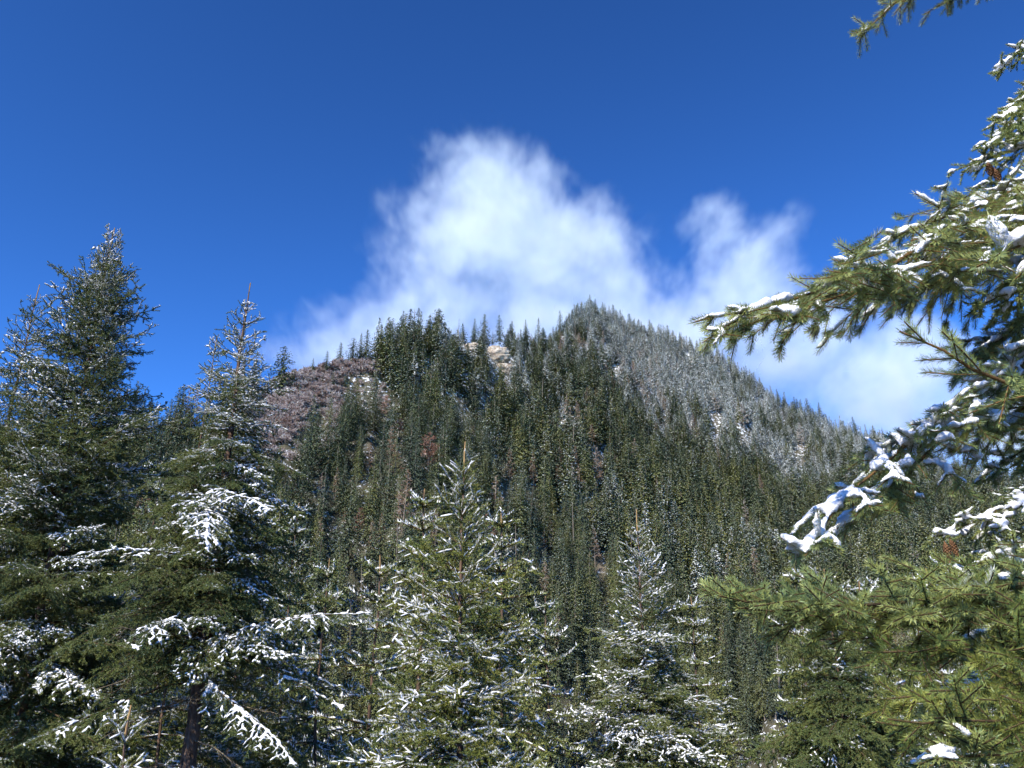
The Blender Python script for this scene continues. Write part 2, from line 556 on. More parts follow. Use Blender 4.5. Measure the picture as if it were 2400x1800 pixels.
# ------------------------------------------------------------------ cloud bank behind the peak
def build_cloud():
    D = 1500.0
    # px, py, radius px across, radius px up, weight, depth offset
    blobs = [(1085, 400, 120, 95, 0.85, 0), (1110, 350, 80, 55, 0.6, 20), (1255, 415, 75, 75, 0.9, -40), (1150, 520, 190, 150, 1.2, 0), (1270, 540, 170, 150, 1.1, 0), (1410, 540, 95, 95, 0.8, 40),
             (1330, 650, 210, 170, 1.25, 20), (1100, 660, 200, 140, 1.1, -20), (950, 740, 180, 120, 0.95, 0), (830, 800, 170, 110, 0.8, 0), (720, 850, 130, 90, 0.6, 0), (1690, 510, 100, 60, 0.95, 60),
             (1805, 555, 95, 65, 0.9, 60), (1740, 640, 140, 100, 0.95, 50), (1650, 730, 140, 100, 0.95, 40), (1560, 820, 220, 120, 1.2, 30), (1830, 800, 230, 150, 1.05, 60), (2060, 900, 270, 170, 1.1, 80),
             (2330, 1000, 290, 190, 1.2, 100), (1400, 860, 320, 170, 1.25, 30), (1050, 850, 300, 130, 1.0, 0), (1960, 740, 150, 90, 0.8, 80), (2270, 820, 200, 90, 0.45, 100), (2600, 1000, 260, 200, 1.2, 100),
             (960, 480, 80, 60, 0.42, 0), (900, 600, 80, 60, 0.40, 10), (1705, 590, 105, 75, 0.95, 55)]
    bp = []
    for (px, py, rx, ry, wgt, dz) in blobs:
        c = at(px, py, D + dz)
        s = np.linalg.norm(c) / math.sqrt(FPX ** 2 + (px - 1200) ** 2 + (py - 900) ** 2)
        bp.append((c, rx * s, ry * s, wgt))
    mn = np.array([min(b[0][0] - 1.5 * b[1] for b in bp), D - 330, min(b[0][2] - 1.5 * b[2] for b in bp)])
    mx = np.array([max(b[0][0] + 1.5 * b[1] for b in bp), D + 380, max(b[0][2] + 1.5 * b[2] for b in bp)])
    ng = bpy.data.node_groups.new("cloud_field", 'GeometryNodeTree')
    ng.interface.new_socket("Geometry", in_out='INPUT', socket_type='NodeSocketGeometry')
    ng.interface.new_socket("Geometry", in_out='OUTPUT', socket_type='NodeSocketGeometry')
    nd, lk = ng.nodes, ng.links
    go = nd.new("NodeGroupOutput")
    pos = nd.new("GeometryNodeInputPosition")

    def math_(op, a, b=None, c=None):
        n = nd.new("ShaderNodeMath"); n.operation = op
        for i, x in enumerate((a, b, c)):
            if x is None:
                continue
            if isinstance(x, (int, float)):
                n.inputs[i].default_value = x
            else:
                lk.new(x, n.inputs[i])
        return n.outputs[0]

    def vmath(op, a, b):
        n = nd.new("ShaderNodeVectorMath"); n.operation = op
        for i, x in enumerate((a, b)):
            if isinstance(x, (tuple, list)):
                n.inputs[i].default_value = x
            else:
                lk.new(x, n.inputs[i])
        return n
    # domain warp
    nw = nd.new("ShaderNodeTexNoise"); nw.inputs["Scale"].default_value = 0.0045; nw.inputs["Detail"].default_value = 3.0
    lk.new(pos.outputs[0], nw.inputs["Vector"])
    wv = vmath('SUBTRACT', nw.outputs["Color"], (0.5, 0.5, 0.5))
    wv2 = vmath('MULTIPLY', wv.outputs[0], (130, 60, 120))
    wp = vmath('ADD', pos.outputs[0], wv2.outputs[0]).outputs[0]
    total = None
    for (c, rx, rz, wgt) in bp:
        d = vmath('SUBTRACT', wp, tuple(c))
        q = vmath('DIVIDE', d.outputs[0], (rx, (rx + rz) * 0.6, rz))
        ln = vmath('LENGTH', q.outputs[0], (0, 0, 0)).outputs["Value"]
        mr = nd.new("ShaderNodeMapRange"); mr.interpolation_type = 'SMOOTHSTEP'
        lk.new(ln, mr.inputs[0]); mr.inputs[1].default_value = 1.4; mr.inputs[2].default_value = 0.3
        mr.inputs[3].default_value = 0; mr.inputs[4].default_value = wgt
        total = mr.outputs[0] if total is None else math_('MAXIMUM', math_('MULTIPLY_ADD', total, 1.0, math_('MULTIPLY', mr.outputs[0], 0.25)), mr.outputs[0])
    nz = nd.new("ShaderNodeTexNoise"); nz.inputs["Scale"].default_value = 0.0090; nz.inputs["Detail"].default_value = 7.0; nz.inputs["Roughness"].default_value = 0.68
    # billows are longer than they are wide, so they do not blur into one another
    dt = vmath('DOT_PRODUCT', wp, (0.06, 0.865, 0.50)).outputs["Value"]
    cx = nd.new("ShaderNodeCombineXYZ")
    for ii, cc in enumerate((0.06, 0.865, 0.50)):
        lk.new(math_('MULTIPLY', dt, -0.5 * cc), cx.inputs[ii])
    wq = vmath('ADD', wp, cx.outputs[0]).outputs[0]
    lk.new(wq, nz.inputs["Vector"])
    er = math_('MULTIPLY_ADD', nz.outputs[0], 3.1, -1.88)      # noise erosion
    nf = nd.new("ShaderNodeTexNoise"); nf.inputs["Scale"].default_value = 0.030; nf.inputs["Detail"].default_value = 4.0; nf.inputs["Roughness"].default_value = 0.65
    lk.new(wq, nf.inputs["Vector"])
    er = math_('ADD', er, math_('MULTIPLY_ADD', nf.outputs[0], 1.5, -0.75))      # torn edges
    dens = math_('ADD', math_('MULTIPLY', total, 0.95), er)
    dens = math_('MULTIPLY', math_('MAXIMUM', dens, 0.0), math_('MINIMUM', math_('MULTIPLY', total, 4.0), 1.0))
    dens = math_('MULTIPLY', math_('POWER', dens, 1.3), 0.0066)
    vc = nd.new("GeometryNodeVolumeCube")
    lk.new(dens, vc.inputs["Density"])
    vc.inputs["Min"].default_value = tuple(mn); vc.inputs["Max"].default_value = tuple(mx)
    vc.inputs["Resolution X"].default_value = int((mx[0] - mn[0]) / 3.4)
    vc.inputs["Resolution Y"].default_value = int((mx[1] - mn[1]) / 14)
    vc.inputs["Resolution Z"].default_value = int((mx[2] - mn[2]) / 3.4)
    m, nt, out = mat_new("cloud_vapour")
    pv = nt.nodes.new("ShaderNodeVolumePrincipled")
    pv.inputs["Color"].default_value = (0.90, 0.915, 0.94, 1)
    pv.inputs["Density"].default_value = 1.0
    pv.inputs["Anisotropy"].default_value = 0.0
    nt.links.new(pv.outputs[0], out.inputs["Volume"])
    sm = nd.new("GeometryNodeSetMaterial"); sm.inputs["Material"].default_value = m
    lk.new(vc.outputs[0], sm.inputs[0]); lk.new(sm.outputs[0], go.inputs[0])
    me = bpy.data.meshes.new("cloud"); me.materials.append(m)
    o = link("cloud", me)
    o["label"] = "white cumulus cloud bank rising behind the forested peak"; o["category"] = "cloud"; o["kind"] = "stuff"
    md = o.modifiers.new("cloud_field", 'NODES'); md.node_group = ng
    return o


build_cloud()


# ------------------------------------------------------------------ mountain forest: kinds of far trees
def far_mat(name, cols, rough=0.8):
    m, nt, out = mat_new(name)
    oi = nt.nodes.new("ShaderNodeObjectInfo")
    gm = nt.nodes.new("ShaderNodeNewGeometry")
    mx = N(nt, "ShaderNodeMath", operation='MULTIPLY_ADD')
    nt.links.new(gm.outputs["Random Per Island"], mx.inputs[0]); mx.inputs[1].default_value = 0.22
    ml = N(nt, "ShaderNodeMath", operation='MULTIPLY'); ml.inputs[1].default_value = 0.78
    nt.links.new(oi.outputs["Random"], ml.inputs[0]); nt.links.new(ml.outputs[0], mx.inputs[2])
    rp = ramp(nt, [(i / (len(cols) - 1), c) for i, c in enumerate(cols)], mx.outputs[0])
    p = nt.nodes.new("ShaderNodeBsdfPrincipled"); p.inputs["Roughness"].default_value = rough
    p.inputs["Specular IOR Level"].default_value = 0.15
    nt.links.new(rp.outputs[0], p.inputs["Base Color"]); nt.links.new(p.outputs[0], out.inputs["Surface"])
    return m


M_FAR = far_mat("far_needles", [(0.058, 0.074, 0.050), (0.090, 0.108, 0.062), (0.118, 0.128, 0.052), (0.160, 0.156, 0.048)])
M_FROST = far_mat("frosted_needles", [(0.42, 0.44, 0.43), (0.58, 0.60, 0.59), (0.78, 0.79, 0.79)])
M_DUST = far_mat("dusted_needles", [(0.20, 0.23, 0.22), (0.32, 0.35, 0.34), (0.48, 0.50, 0.50)])
M_FARBARK = far_mat("far_bark", [(0.10, 0.08, 0.06), (0.25, 0.21, 0.17)])
M_LARCH = far_mat("bare_larch_twigs", [(0.17, 0.105, 0.065), (0.30, 0.20, 0.135)])
M_RUST = far_mat("bare_rust_twigs", [(0.17, 0.085, 0.060), (0.26, 0.14, 0.10), (0.34, 0.21, 0.16)])
M_SHRUB = far_mat("bare_red_twigs", [(0.18, 0.115, 0.098), (0.30, 0.22, 0.20), (0.43, 0.36, 0.345)])


def sliver(V, F, M, p, d, ln, wd, side, mat):
    """leaf-shaped two-triangle spray"""
    k = len(V)
    V += [p, p + d * ln * 0.45 + side * wd, p + d * ln, p + d * ln * 0.45 - side * wd]
    F += [(k, k + 1, k + 2), (k, k + 2, k + 3)]
    M += [mat, mat]


def far_conifer(seed, H, Rm, frost, dome=0.0, sparse=1.0, name="crown", fine=1.0):
    r = np.random.default_rng(seed)
    V, F, M = [], [], []
    z0 = H * r.uniform(0.10, 0.2)
    z = z0
    lop = r.uniform(0, 6.28)
    r_pow = r.uniform(0.68, 0.95)
    while z < H * 0.985:
        t = (z - z0) / (H - z0)
        prof = (1 - t) ** (r_pow - 0.25 * dome) * (0.72 + 0.28 * min(1, t * 5 + 0.2))
        R0 = Rm * prof + 0.18
        nb = max(4, int((5 + 5 * (1 - t)) * sparse))
        off = r.uniform(0, 6.28)
        lvl = r.uniform(0.75, 1.15)
        for b in range(nb):
            a = off + b / nb * 6.283 + r.normal(0, 0.25)
            R = R0 * lvl * r.uniform(0.65, 1.2) * (1 + 0.12 * math.cos(a - lop))
            dx, dy = math.cos(a), math.sin(a)
            pit = 0.45 * t - 0.32 + r.normal(0, 0.12)
            ns = max(2, int(R / (0.52 * fine ** 1.3)))
            for i in range(ns):
                s = (i + r.uniform(0.3, 1.0)) / ns
                droop = -0.22 * R * s * s
                p = np.array([dx * R * s, dy * R * s, z + pit * R * s + droop]) + r.normal(0, 0.12, 3)
                aa = a + r.normal(0, 0.75)
                d = np.array([math.cos(aa), math.sin(aa), -0.75 + r.normal(0, 0.4)])
                d /= np.linalg.norm(d)
                sd = np.array([-math.sin(aa), math.cos(aa), r.normal(0, 0.3)])
                ln = fine * r.uniform(0.6, 1.1) * (0.55 + 0.45 * (1 - t)); wd = ln * r.uniform(0.28, 0.44)
                sliver(V, F, M, p - d * 0.3, d, ln, wd, sd, 1 if r.random() < (frost - 0.35) * 0.7 * (0.4 + s) else 0)
                if r.random() < frost * (0.35 + 0.9 * s):
                    l2 = ln * r.uniform(0.5, 0.95)
                    sliver(V, F, M, p - d * 0.12 + np.array([dx * 0.10, dy * 0.10, 0.10]), d, l2, wd * r.uniform(0.5, 0.95), sd, 1)
        z += fine ** 0.7 * r.uniform(0.42, 0.7) * (0.75 + 0.5 * (1 - t))
    for i in range(4):
        a = r.uniform(0, 6.28)
        sliver(V, F, M, np.array([0, 0, H * 0.965]), np.array([math.cos(a) * 0.15, math.sin(a) * 0.15, 1]), 0.8, 0.12, np.array([-math.sin(a), math.cos(a), 0]), 0)
    g = Geo(); g.add(np.array(V), f3=np.array(F), mat=np.array(M))
    crown = g.mesh(name, [M_FAR, M_FROST if frost > 0.7 else M_DUST])
    g = Geo(); tube(g, [(0, 0, -1.5), (0, 0, H * 0.3), (r.normal(0, .1), r.normal(0, .1), H * 0.98)], [H * 0.013, H * 0.010, 0.03], 5)
    return crown, g.mesh("trunk", [M_FARBARK])


def bare_tree(seed, H, W, mat, frost, n=26, wide=False):
    """leafless tree or shrub: forked limbs carrying fine twigs"""
    r = np.random.default_rng(seed)
    g = Geo(); gt = Geo()
    P, Q, A, B, MM = [], [], [], [], []

    def grow(p, d, ln, rad, depth):
        q = p + d * ln
        P.append(p); Q.append(q); A.append(rad); B.append(rad * 0.65); MM.append(depth)
        if depth == 0:
            return
        for k in range(r.integers(3, 5)):
            nd = norm((d + r.normal(0, 0.42, 3) + np.array([0, 0, 0.12]))[None])[0]
            grow(p + d * ln * r.uniform(0.45, 1.0), nd, ln * r.uniform(0.55, 0.78), rad * 0.58, depth - 1)
    if wide:
        for s in range(7):
            a = r.uniform(0, 6.28); d = norm(np.array([[math.cos(a) * 0.6, math.sin(a) * 0.6, 0.9]]))[0]
            grow(np.array([math.cos(a) * 0.3, math.sin(a) * 0.3, -0.2]), d, H * 0.36, 0.05, 3)
    else:
        tube(gt, [(0, 0, -1), (0, 0, H * 0.25), (r.normal(0, .2), r.normal(0, .2), H * 0.95)], [H * 0.012, H * 0.01, 0.03], 5)
        for k in range(n):
            t = 0.2 + 0.78 * (k + r.random()) / n
            a = r.uniform(0, 6.28); L = W * (1.05 - t) ** 0.7 * r.uniform(0.6, 1.1)
            d = norm(np.array([[math.cos(a), math.sin(a), r.uniform(0.0, 0.5)]]))[0]
            grow(np.array([0, 0, t * H]), d, L * 0.6, 0.05, 2)
    P, Q = np.array(P), np.array(Q); A, B = np.array(A), np.array(B)
    seg_tubes(g, P, Q, np.maximum(A, 0.05), np.maximum(B, 0.04), 3, 0)
    if frost > 0:
        m = r.random(len(P)) < frost
        off = np.array([0, 0, 0.05])
        seg_tubes(g, P[m] + off, Q[m] + off, np.full(m.sum(), 0.04), np.full(m.sum(), 0.03), 3, 1)
    crown = g.mesh("branches", [mat, M_FROST])
    trunk = gt.mesh("trunk", [M_FARBARK]) if gt.n else None
    return crown, trunk


def snag(seed, H):
    r = np.random.default_rng(seed)
    g = Geo()
    tube(g, [(0, 0, -1), (0, 0, H * 0.4), (r.normal(0, .2), r.normal(0, .2), H)], [H * 0.013, H * 0.010, 0.04], 5)
    P, Q = [], []
    gb = Geo()
    for k in range(40):
        t = r.uniform(0.25, 0.97); a = r.uniform(0, 6.28); L = (1.1 - t) * r.uniform(0.6, 2.4)
        P.append((0, 0, t * H)); Q.append((math.cos(a) * L, math.sin(a) * L, t * H + L * r.uniform(-0.3, 0.3)))
    seg_tubes(gb, np.array(P, float), np.array(Q, float), np.full(40, 0.05), np.full(40, 0.02), 3, 0)
    return gb.mesh("branches", [M_FARBARK]), g.mesh("trunk", [M_FARBARK])


KINDS = []      # (kind, crown, trunk, H)
for i in range(5):
    KINDS.append(("green", *far_conifer(100 + i, 21 + i * 0.8, 4.5 + 0.35 * i, 0.05), 21 + i * .8))
for i in range(4):
    KINDS.append(("dusted", *far_conifer(200 + i, 20 + i, 4.3 + 0.35 * i, 0.40), 20 + i))
for i in range(4):
    KINDS.append(("frosted", *far_conifer(300 + i, 16 + i, 3.7 + 0.3 * i, 1.0), 16 + i))
for i in range(3):
    KINDS.append(("domed", *far_conifer(400 + i, 19 + i, 4.9 + .3 * i, 0.08, dome=0.8), 20 + i))
for i in range(3):
    KINDS.append(("near_green", *far_conifer(600 + i, 21 + i, 4.6 + 0.4 * i, 0.06, dome=0.25 * i, fine=0.52), 21 + i))
KINDS.append(("near_dusted", *far_conifer(610, 21, 4.6, 0.36, fine=0.52), 21))
KINDS.append(("larch", *bare_tree(500, 17, 2.8, M_LARCH, 0.08, 60), 17))
KINDS.append(("larch", *bare_tree(501, 15, 2.6, M_LARCH, 0.2, 54), 15))
KINDS.append(("paletree", *bare_tree(502, 12, 3.0, M_LARCH, 0.9, 26), 12))
KINDS.append(("red", *bare_tree(503, 9, 3.6, M_RUST, 0.04, 48), 9))
KINDS.append(("red", *bare_tree(504, 8, 3.4, M_RUST, 0.08, 48), 8))
KINDS.append(("shrub", *bare_tree(505, 3.6, 2.5, M_SHRUB, 0.05, wide=True), 3.6))
KINDS.append(("paleshrub", *bare_tree(506, 3.6, 2.5, M_SHRUB, 0.40, wide=True), 3.6))
KINDS.append(("snag", *snag(507, 20), 20))
BYKIND = {}
for i, k in enumerate(KINDS):
    BYKIND.setdefault(k[0], []).append(i)


def inpoly(px, py, poly):
    c = np.zeros(len(px), bool)
    j = len(poly) - 1
    for i in range(len(poly)):
        xi, yi = poly[i]; xj, yj = poly[j]
        hit = ((yi > py) != (yj > py)) & (px < (xj - xi) * (py - yi) / ((yj - yi) + 1e-9) + xi)
        c ^= hit; j = i
    return c


SHRUB_ZONE = [(560, 970), (640, 885), (760, 850), (800, 850), (900, 850), (890, 880), (800, 890), (790, 940), (700, 980), (670, 1050), (620, 1080), (560, 1060)]
CLEAR_ZONE = [(1135, 815), (1180, 812), (1200, 850), (1225, 890), (1195, 890), (1160, 850)]


RED = [(862, 1125, 90), (925, 1130, 75), (1003, 1110, 100), (750, 1170, 60), (905, 985, 60), (935, 1030, 50), (805, 1240, 50), (1395, 1330, 95), (1275, 1330, 85), (1330, 990, 75), (1400, 1060, 70),
       (1195, 1145, 100), (1250, 1150, 95), (1400, 1150, 110), (1680, 975, 60), (1745, 1010, 65), (1880, 1050, 60), (1310, 1560, 120), (1290, 1300, 90), (2150, 1350, 70), (1750, 1230, 60)]
ROCKS = [(1158, 838, 10, 7), (1110, 822, 6, 4.5), (1178, 868, 6, 4.5), (1565, 842, 5, 4), (1625, 858, 5, 4), (1038, 850, 4, 3.5)]
OPEN = [(x, y, 21, 74) for x, y, h in RED] + [(x, y, 14, 42) for x, y, a, b in ROCKS[:3]]


def slope_point(px, py):
    """where the sight line through a photo pixel meets the mountain"""
    d = ray(px, py); h = math.hypot(d[0], d[1]); al = d[2] / h
    r = np.arange(140, 760, 1.0)
    z = terrain(d[0] / h * r, d[1] / h * r)
    hit = np.nonzero(z >= al * r)[0]
    k = hit[0] if len(hit) else int(np.argmax(z / r))
    return np.array([d[0] / h * r[k], d[1] / h * r[k], z[k]])


def plant_forest():
    r = np.random.default_rng(42)
    pts = []
    # jittered lattice in polar strips over the face that the camera sees
    step = 5.8
    for rad in np.arange(150, 740, step):
        dphi = step / rad
        ph = np.arange(-0.66, 0.66, dphi)
        ph = ph + r.uniform(-0.5, 0.5, len(ph)) * dphi * 0.95
        rr = rad + r.uniform(-0.5, 0.5, len(ph)) * step * 0.95
        R = np.interp(ph, _phi, _R)
        ok = (rr < R + 14) & (rr > 0.40 * R + 0.10 * 0.60 * R)
        pts.append(np.stack([rr[ok] * np.sin(ph[ok]), rr[ok] * np.cos(ph[ok])], 1))
    # the upper right flank is wooded more closely with smaller trees
    for rad in np.arange(420, 735, 6.0):
        dphi = 6.0 / rad
        ph = np.arange(0.0, 0.62, dphi)
        ph = ph + r.uniform(-0.5, 0.5, len(ph)) * dphi
        rr = rad + r.uniform(-3, 3, len(ph))
        xs, ys = rr * np.sin(ph), rr * np.cos(ph)
        ok = (rr < np.interp(ph, _phi, _R) + 10) & (terrain(xs, ys) > 70)
        pts.append(np.stack([xs[ok], ys[ok]], 1))
    # the shrub patch grows closer than the trees do
    for rad in np.arange(290, 420, 2.6):
        ph = np.arange(-0.36, 0.0, 2.6 / rad)
        ph = ph + r.uniform(-0.5, 0.5, len(ph)) * 2.6 / rad
        rr = rad + r.uniform(-1.2, 1.2, len(ph))
        xs, ys = rr * np.sin(ph), rr * np.cos(ph)
        qx, qy, _ = project(np.column_stack([xs, ys, terrain(xs, ys)]))
        ok = inpoly(qx, qy, SHRUB_ZONE) & (rr < np.interp(ph, _phi, _R) + 8)
        pts.append(np.stack([xs[ok], ys[ok]], 1))
    xy = np.concatenate(pts)
    z = terrain(xy[:, 0], xy[:, 1])
    P = np.column_stack([xy, z])
    px, py, f = project(P)
    rr = np.hypot(xy[:, 0], xy[:, 1])
    # a tree standing below an open patch would hide it, so the patch reaches a tree's height further down
    shrub = inpoly(px, py, SHRUB_ZONE) | inpoly(px, py - 45, SHRUB_ZONE) | inpoly(px, py - 85, SHRUB_ZONE) | inpoly(px, py - 110, SHRUB_ZONE)
    clear = inpoly(px, py, CLEAR_ZONE) | inpoly(px, py - 45, CLEAR_ZONE)
    patch = fbm(xy[:, 0] * 0.016, xy[:, 1] * 0.016, 77, 3)
    u = r.random(len(P))
    # frost grows with height and to the right-hand flank
    fr = np.clip((z - 110) / 170, 0, 1) * 0.55 + np.clip((px - 1220) / 330, 0, 1) * np.clip((z - 90) / 140, 0, 1) * 0.50 + patch * 1.2 + 0.14 + r.normal(0, 0.22, len(P))
    fr -= np.clip((-xy[:, 0] - 20) / 80, 0, 1) * 0.25 + np.clip((90 - z) / 60, 0, 1) * 0.22
    kind = np.full(len(P), -1)
    for i in range(len(P)):
        if shrub[i]:
            if u[i] < 0.004:
                nm = "red"
            else:
                nm = "paleshrub" if u[i] < (0.85 if px[i] < 720 else 0.55) else "shrub"
        elif clear[i]:
            nm = "paletree" if u[i] < 0.10 else ("shrub" if u[i] < 0.5 else "")
        else:
            v = r.random()
            p2 = vnoise(np.array([xy[i, 0] * 0.03]), np.array([xy[i, 1] * 0.03]), 5)[0]
            if p2 > 0.78 and v < 0.5:
                nm = "red" if z[i] < 150 and v < 0.22 else ("paletree" if fr[i] > 0.45 else "larch")
            elif v < 0.016:
                nm = "snag"
            elif v < 0.045:
                nm = "larch" if fr[i] < 0.5 else "paletree"
            elif v < 0.07 and z[i] < 120:
                nm = "red"
            elif fr[i] > 0.62:
                nm = "frosted"
            elif fr[i] > 0.30:
                nm = "dusted"
            else:
                nm = "domed" if r.random() < 0.4 else "green"
        if nm in ("green", "domed", "dusted", "frosted") and rr[i] < 400:      # the nearer slope shows finer sprays
            nm = "near_green" if nm in ("green", "domed") else "near_dusted"
        if nm:
            ks = BYKIND[nm]; kind[i] = ks[r.integers(0, len(ks))]
    scale = np.where(shrub, r.uniform(1.0, 1.7, len(P)), r.uniform(0.66, 1.15, len(P)))
    top = np.interp(np.arctan2(xy[:, 0], xy[:, 1]), _phi, _R) - rr
    right = np.clip((xy[:, 0] - 0) / 150, 0, 1)
    scale *= 1 - 0.26 * np.clip(1 - top / 45, 0, 1) * ((px > 1045) & (px < 1335))
    scale *= 1 - 0.18 * np.clip(1 - top / 40, 0, 1) * right
    free = np.ones(len(P), bool)
    for (ox, oy, w_, h_) in OPEN:
        free &= ~((np.abs(px - ox) < w_) & (py > oy - 5) & (py < oy + h_))
    # taller trees low on the left, shorter ones towards the right-hand ridge; tall ones stand further apart
    grow = 1.22 - 0.30 * np.clip((rr - 380) / 280, 0, 1)
    scale = np.where(shrub, scale, scale * grow)
    free &= shrub | (r.random(len(P)) < np.clip(1.02 / grow ** 2, 0, 1) * np.where(px < 1450, 0.88, 0.97))
    # keep what the camera could see or nearly see
    keep = (kind >= 0) & free & (px > -150) & (px < 2550)
    # thin conifers where they crowd
    return P[keep], kind[keep], scale[keep], px[keep], py[keep], f[keep], r.uniform(0, 6.28, keep.sum())


FP, FK, FS, FX, FY, FD, FR = plant_forest()

# landmark trees that stand out on the skyline: pixel of the foot, depth taken from the terrain, height, kind
def on_terrain(px, py_top, R):
    """foot position on the ridge at the photo column px"""
    d = ray(px, py_top)
    h = math.hypot(d[0], d[1])
    x, y = d[0] / h * R, d[1] / h * R
    return np.array([x, y, float(terrain(np.array([x]), np.array([y]))[0])]), math.atan2(d[2], h)


def put_far(name, label, cat, P, k, sc, rz, group, lean=0.0):
    kd = KINDS[k]
    t = thing(name, label, cat, tuple(P), group)
    t.rotation_euler = (lean, 0, rz)
    wd_ = random.Random(int(P[0] * 97 + P[1] * 31)).uniform(0.85, 1.3)
    t.scale = (sc * wd_, sc * wd_, sc)
    conifer = kd[0] in ("green", "dusted", "frosted", "domed", "near_green", "near_dusted")
    c = link("crown" if conifer else "branches", kd[1], t)
    c["kind"] = "stuff"
    if kd[2] is not None:
        link("trunk", kd[2], t)
    return t


LAND = [(800, 802, 412, "green", "short spruce where the shrub patch meets the tall skyline group"),
        (830, 788, 417, "domed", "round topped fir climbing towards the tall skyline group"),
        (848, 780, 421, "dusted", "pale spruce climbing towards the tall skyline group"),
        (896, 764, 430, "green", "narrow spruce just before the tall skyline group"),
        (668, 806, 380, "domed", "lone dark spruce standing on the left shoulder above the red shrubs"),
        (768, 822, 402, "green", "small dark spruce at the upper edge of the red shrub patch"),
        (735, 838, 398, "green", "smallest spruce on the skyline beside the shrub patch"),
        (862, 772, 420, "green", "pointed spruce left of the tall skyline group"),
        (922, 742, 436, "domed", "round topped spruce first of the tall skyline group"),
        (946, 728, 440, "green", "tall spruce second of the skyline group"),
        (973, 722, 446, "snag", "bare dead snag rising from the tall skyline group"),
        (982, 720, 449, "green", "tallest spruce of the skyline group left of the peak"),
        (1008, 738, 455, "dusted", "slim spruce right of the tall skyline group"),
        (1024, 728, 458, "green", "pointed spruce last of the tall skyline group"),
        (1076, 745, 480, "snag", "thin grey snag between the two skyline groups"),
        (1136, 735, 505, "dusted", "broad snow dusted spruce above the rock outcrop"),
        (1170, 738, 515, "dusted", "frosted spruce second above the rock outcrop"),
        (1200, 752, 527, "green", "short spruce on the saddle left of the peak"),
        (1232, 748, 540, "dusted", "pale frosted spruce on the saddle left of the peak"),
        (1262, 745, 552, "frosted", "white frosted spruce at the foot of the summit"),
        (1312, 728, 595, "dusted", "spruce on the left edge of the summit knob"),
        (1346, 712, 628, "dusted", "spruce just left of the topmost tree"),
        (1386, 702, 652, "green", "topmost dark spruce on the mountain summit"),
        (1412, 708, 662, "dusted", "spruce just right of the topmost tree"),
        (2066, 1002, 655, "green", "lone dark spruce on the right ridge beside the snowy bough"),
        (782, 868, 392, "green", "slim spruce standing alone on the red shrub patch"),
        (812, 872, 398, "green", "darker spruce beside the slim one on the shrub patch"),
        (700, 930, 372, "domed", "round topped fir at the lower edge of the shrub patch"),
        (423, 905, 368, "green", "dark spruce on the far left ridge between the two near trees"),
        (318, 925, 358, "green", "dark spruce on the far left ridge behind the tall near tree"),
        (370, 935, 362, "domed", "rounded conifer on the far left ridge")]
for i, (px, py, R, kd, lab) in enumerate(LAND):
    P, al = on_terrain(px, py, R)
    Hneed = R * math.tan(al) - P[2]
    k = BYKIND[kd][i % len(BYKIND[kd])]
    sc = max(0.35, Hneed / KINDS[k][3])
    put_far({"snag": "dead_snag"}.get(kd, "spruce_tree"), lab, "tree", P, k, sc, i * 1.3, "trees on the mountain skyline")

for i, (px, py, hp) in enumerate(RED):
    P = slope_point(px, py)
    k = BYKIND["red"][i % 2] if (i % 3 or px > 1250) and px < 1150 else BYKIND["larch"][i % 2]
    if px > 1600:
        k = BYKIND["paletree"][0]
    hgt = hp * np.linalg.norm(P) / FPX
    nb = ["left of the middle spruce", "behind the tip of the middle spruce", "right of the middle spruce", "under the right ridge"][0 if px < 960 else 1 if px < 1080 else 2 if px < 1500 else 3]
    put_far("bare_tree", f"{'reddish leafless' if KINDS[k][0] == 'red' else 'pale pinkish bare' if KINDS[k][0] == 'paletree' else 'bare orange brown'} tree {'high' if py < 1000 else 'midway' if py < 1200 else 'low'} on the slope {nb}", "tree", P, k, hgt / KINDS[k][3], i * 0.9,
            f"bare trees on the slope {nb}")
_bl = {}
for ob in scene.objects:
    if ob.get("category") == "tree" and str(ob.get("group", "")).startswith("bare trees on the slope"):
        _bl.setdefault(ob["label"], []).append(ob)
for lab, obs in _bl.items():
    obs.sort(key=lambda o: o.location.x / o.location.y)
    if len(obs) > 1:
        for q, ob in enumerate(obs):
            ob["label"] = lab + ", " + (["leftmost", "second from left", "third from left", "fourth from left"][q] if q < len(obs) - 1 else "rightmost")


def rock_outcrop(i, px, py, w, h):
    import bmesh
    P = slope_point(px, py)
    bm = bmesh.new(); bmesh.ops.create_icosphere(bm, subdivisions=4, radius=1.0)
    r = np.random.default_rng(i)
    co = np.array([v.co[:] for v in bm.verts])
    n1 = fbm(co[:, 0] * 2.2 + i * 7, co[:, 2] * 2.2 + co[:, 1], 40, 4); n2 = fbm(co[:, 1] * 5 + 3, co[:, 2] * 9 + co[:, 0], 41, 3)
    strata = np.round(co[:, 2] * 5 + n1 * 2) / 5
    co2 = co * (1 + 0.7 * n1 + 0.35 * n2)[:, None]; co2[:, 2] = 0.5 * co2[:, 2] + 0.5 * strata
    co2 *= np.array([w, w * 0.6, h])
    for v, c in zip(bm.verts, co2):
        v.co = c
    me = bpy.data.meshes.new("rock_outcrop"); bm.to_mesh(me); bm.free(); me.materials.append(M_ROCK)
    o = link("rock_outcrop", me, None, tuple(P))
    o.rotation_euler = (math.radians(25), r.uniform(-0.3, 0.3), r.uniform(-0.6, 0.6))
    return o


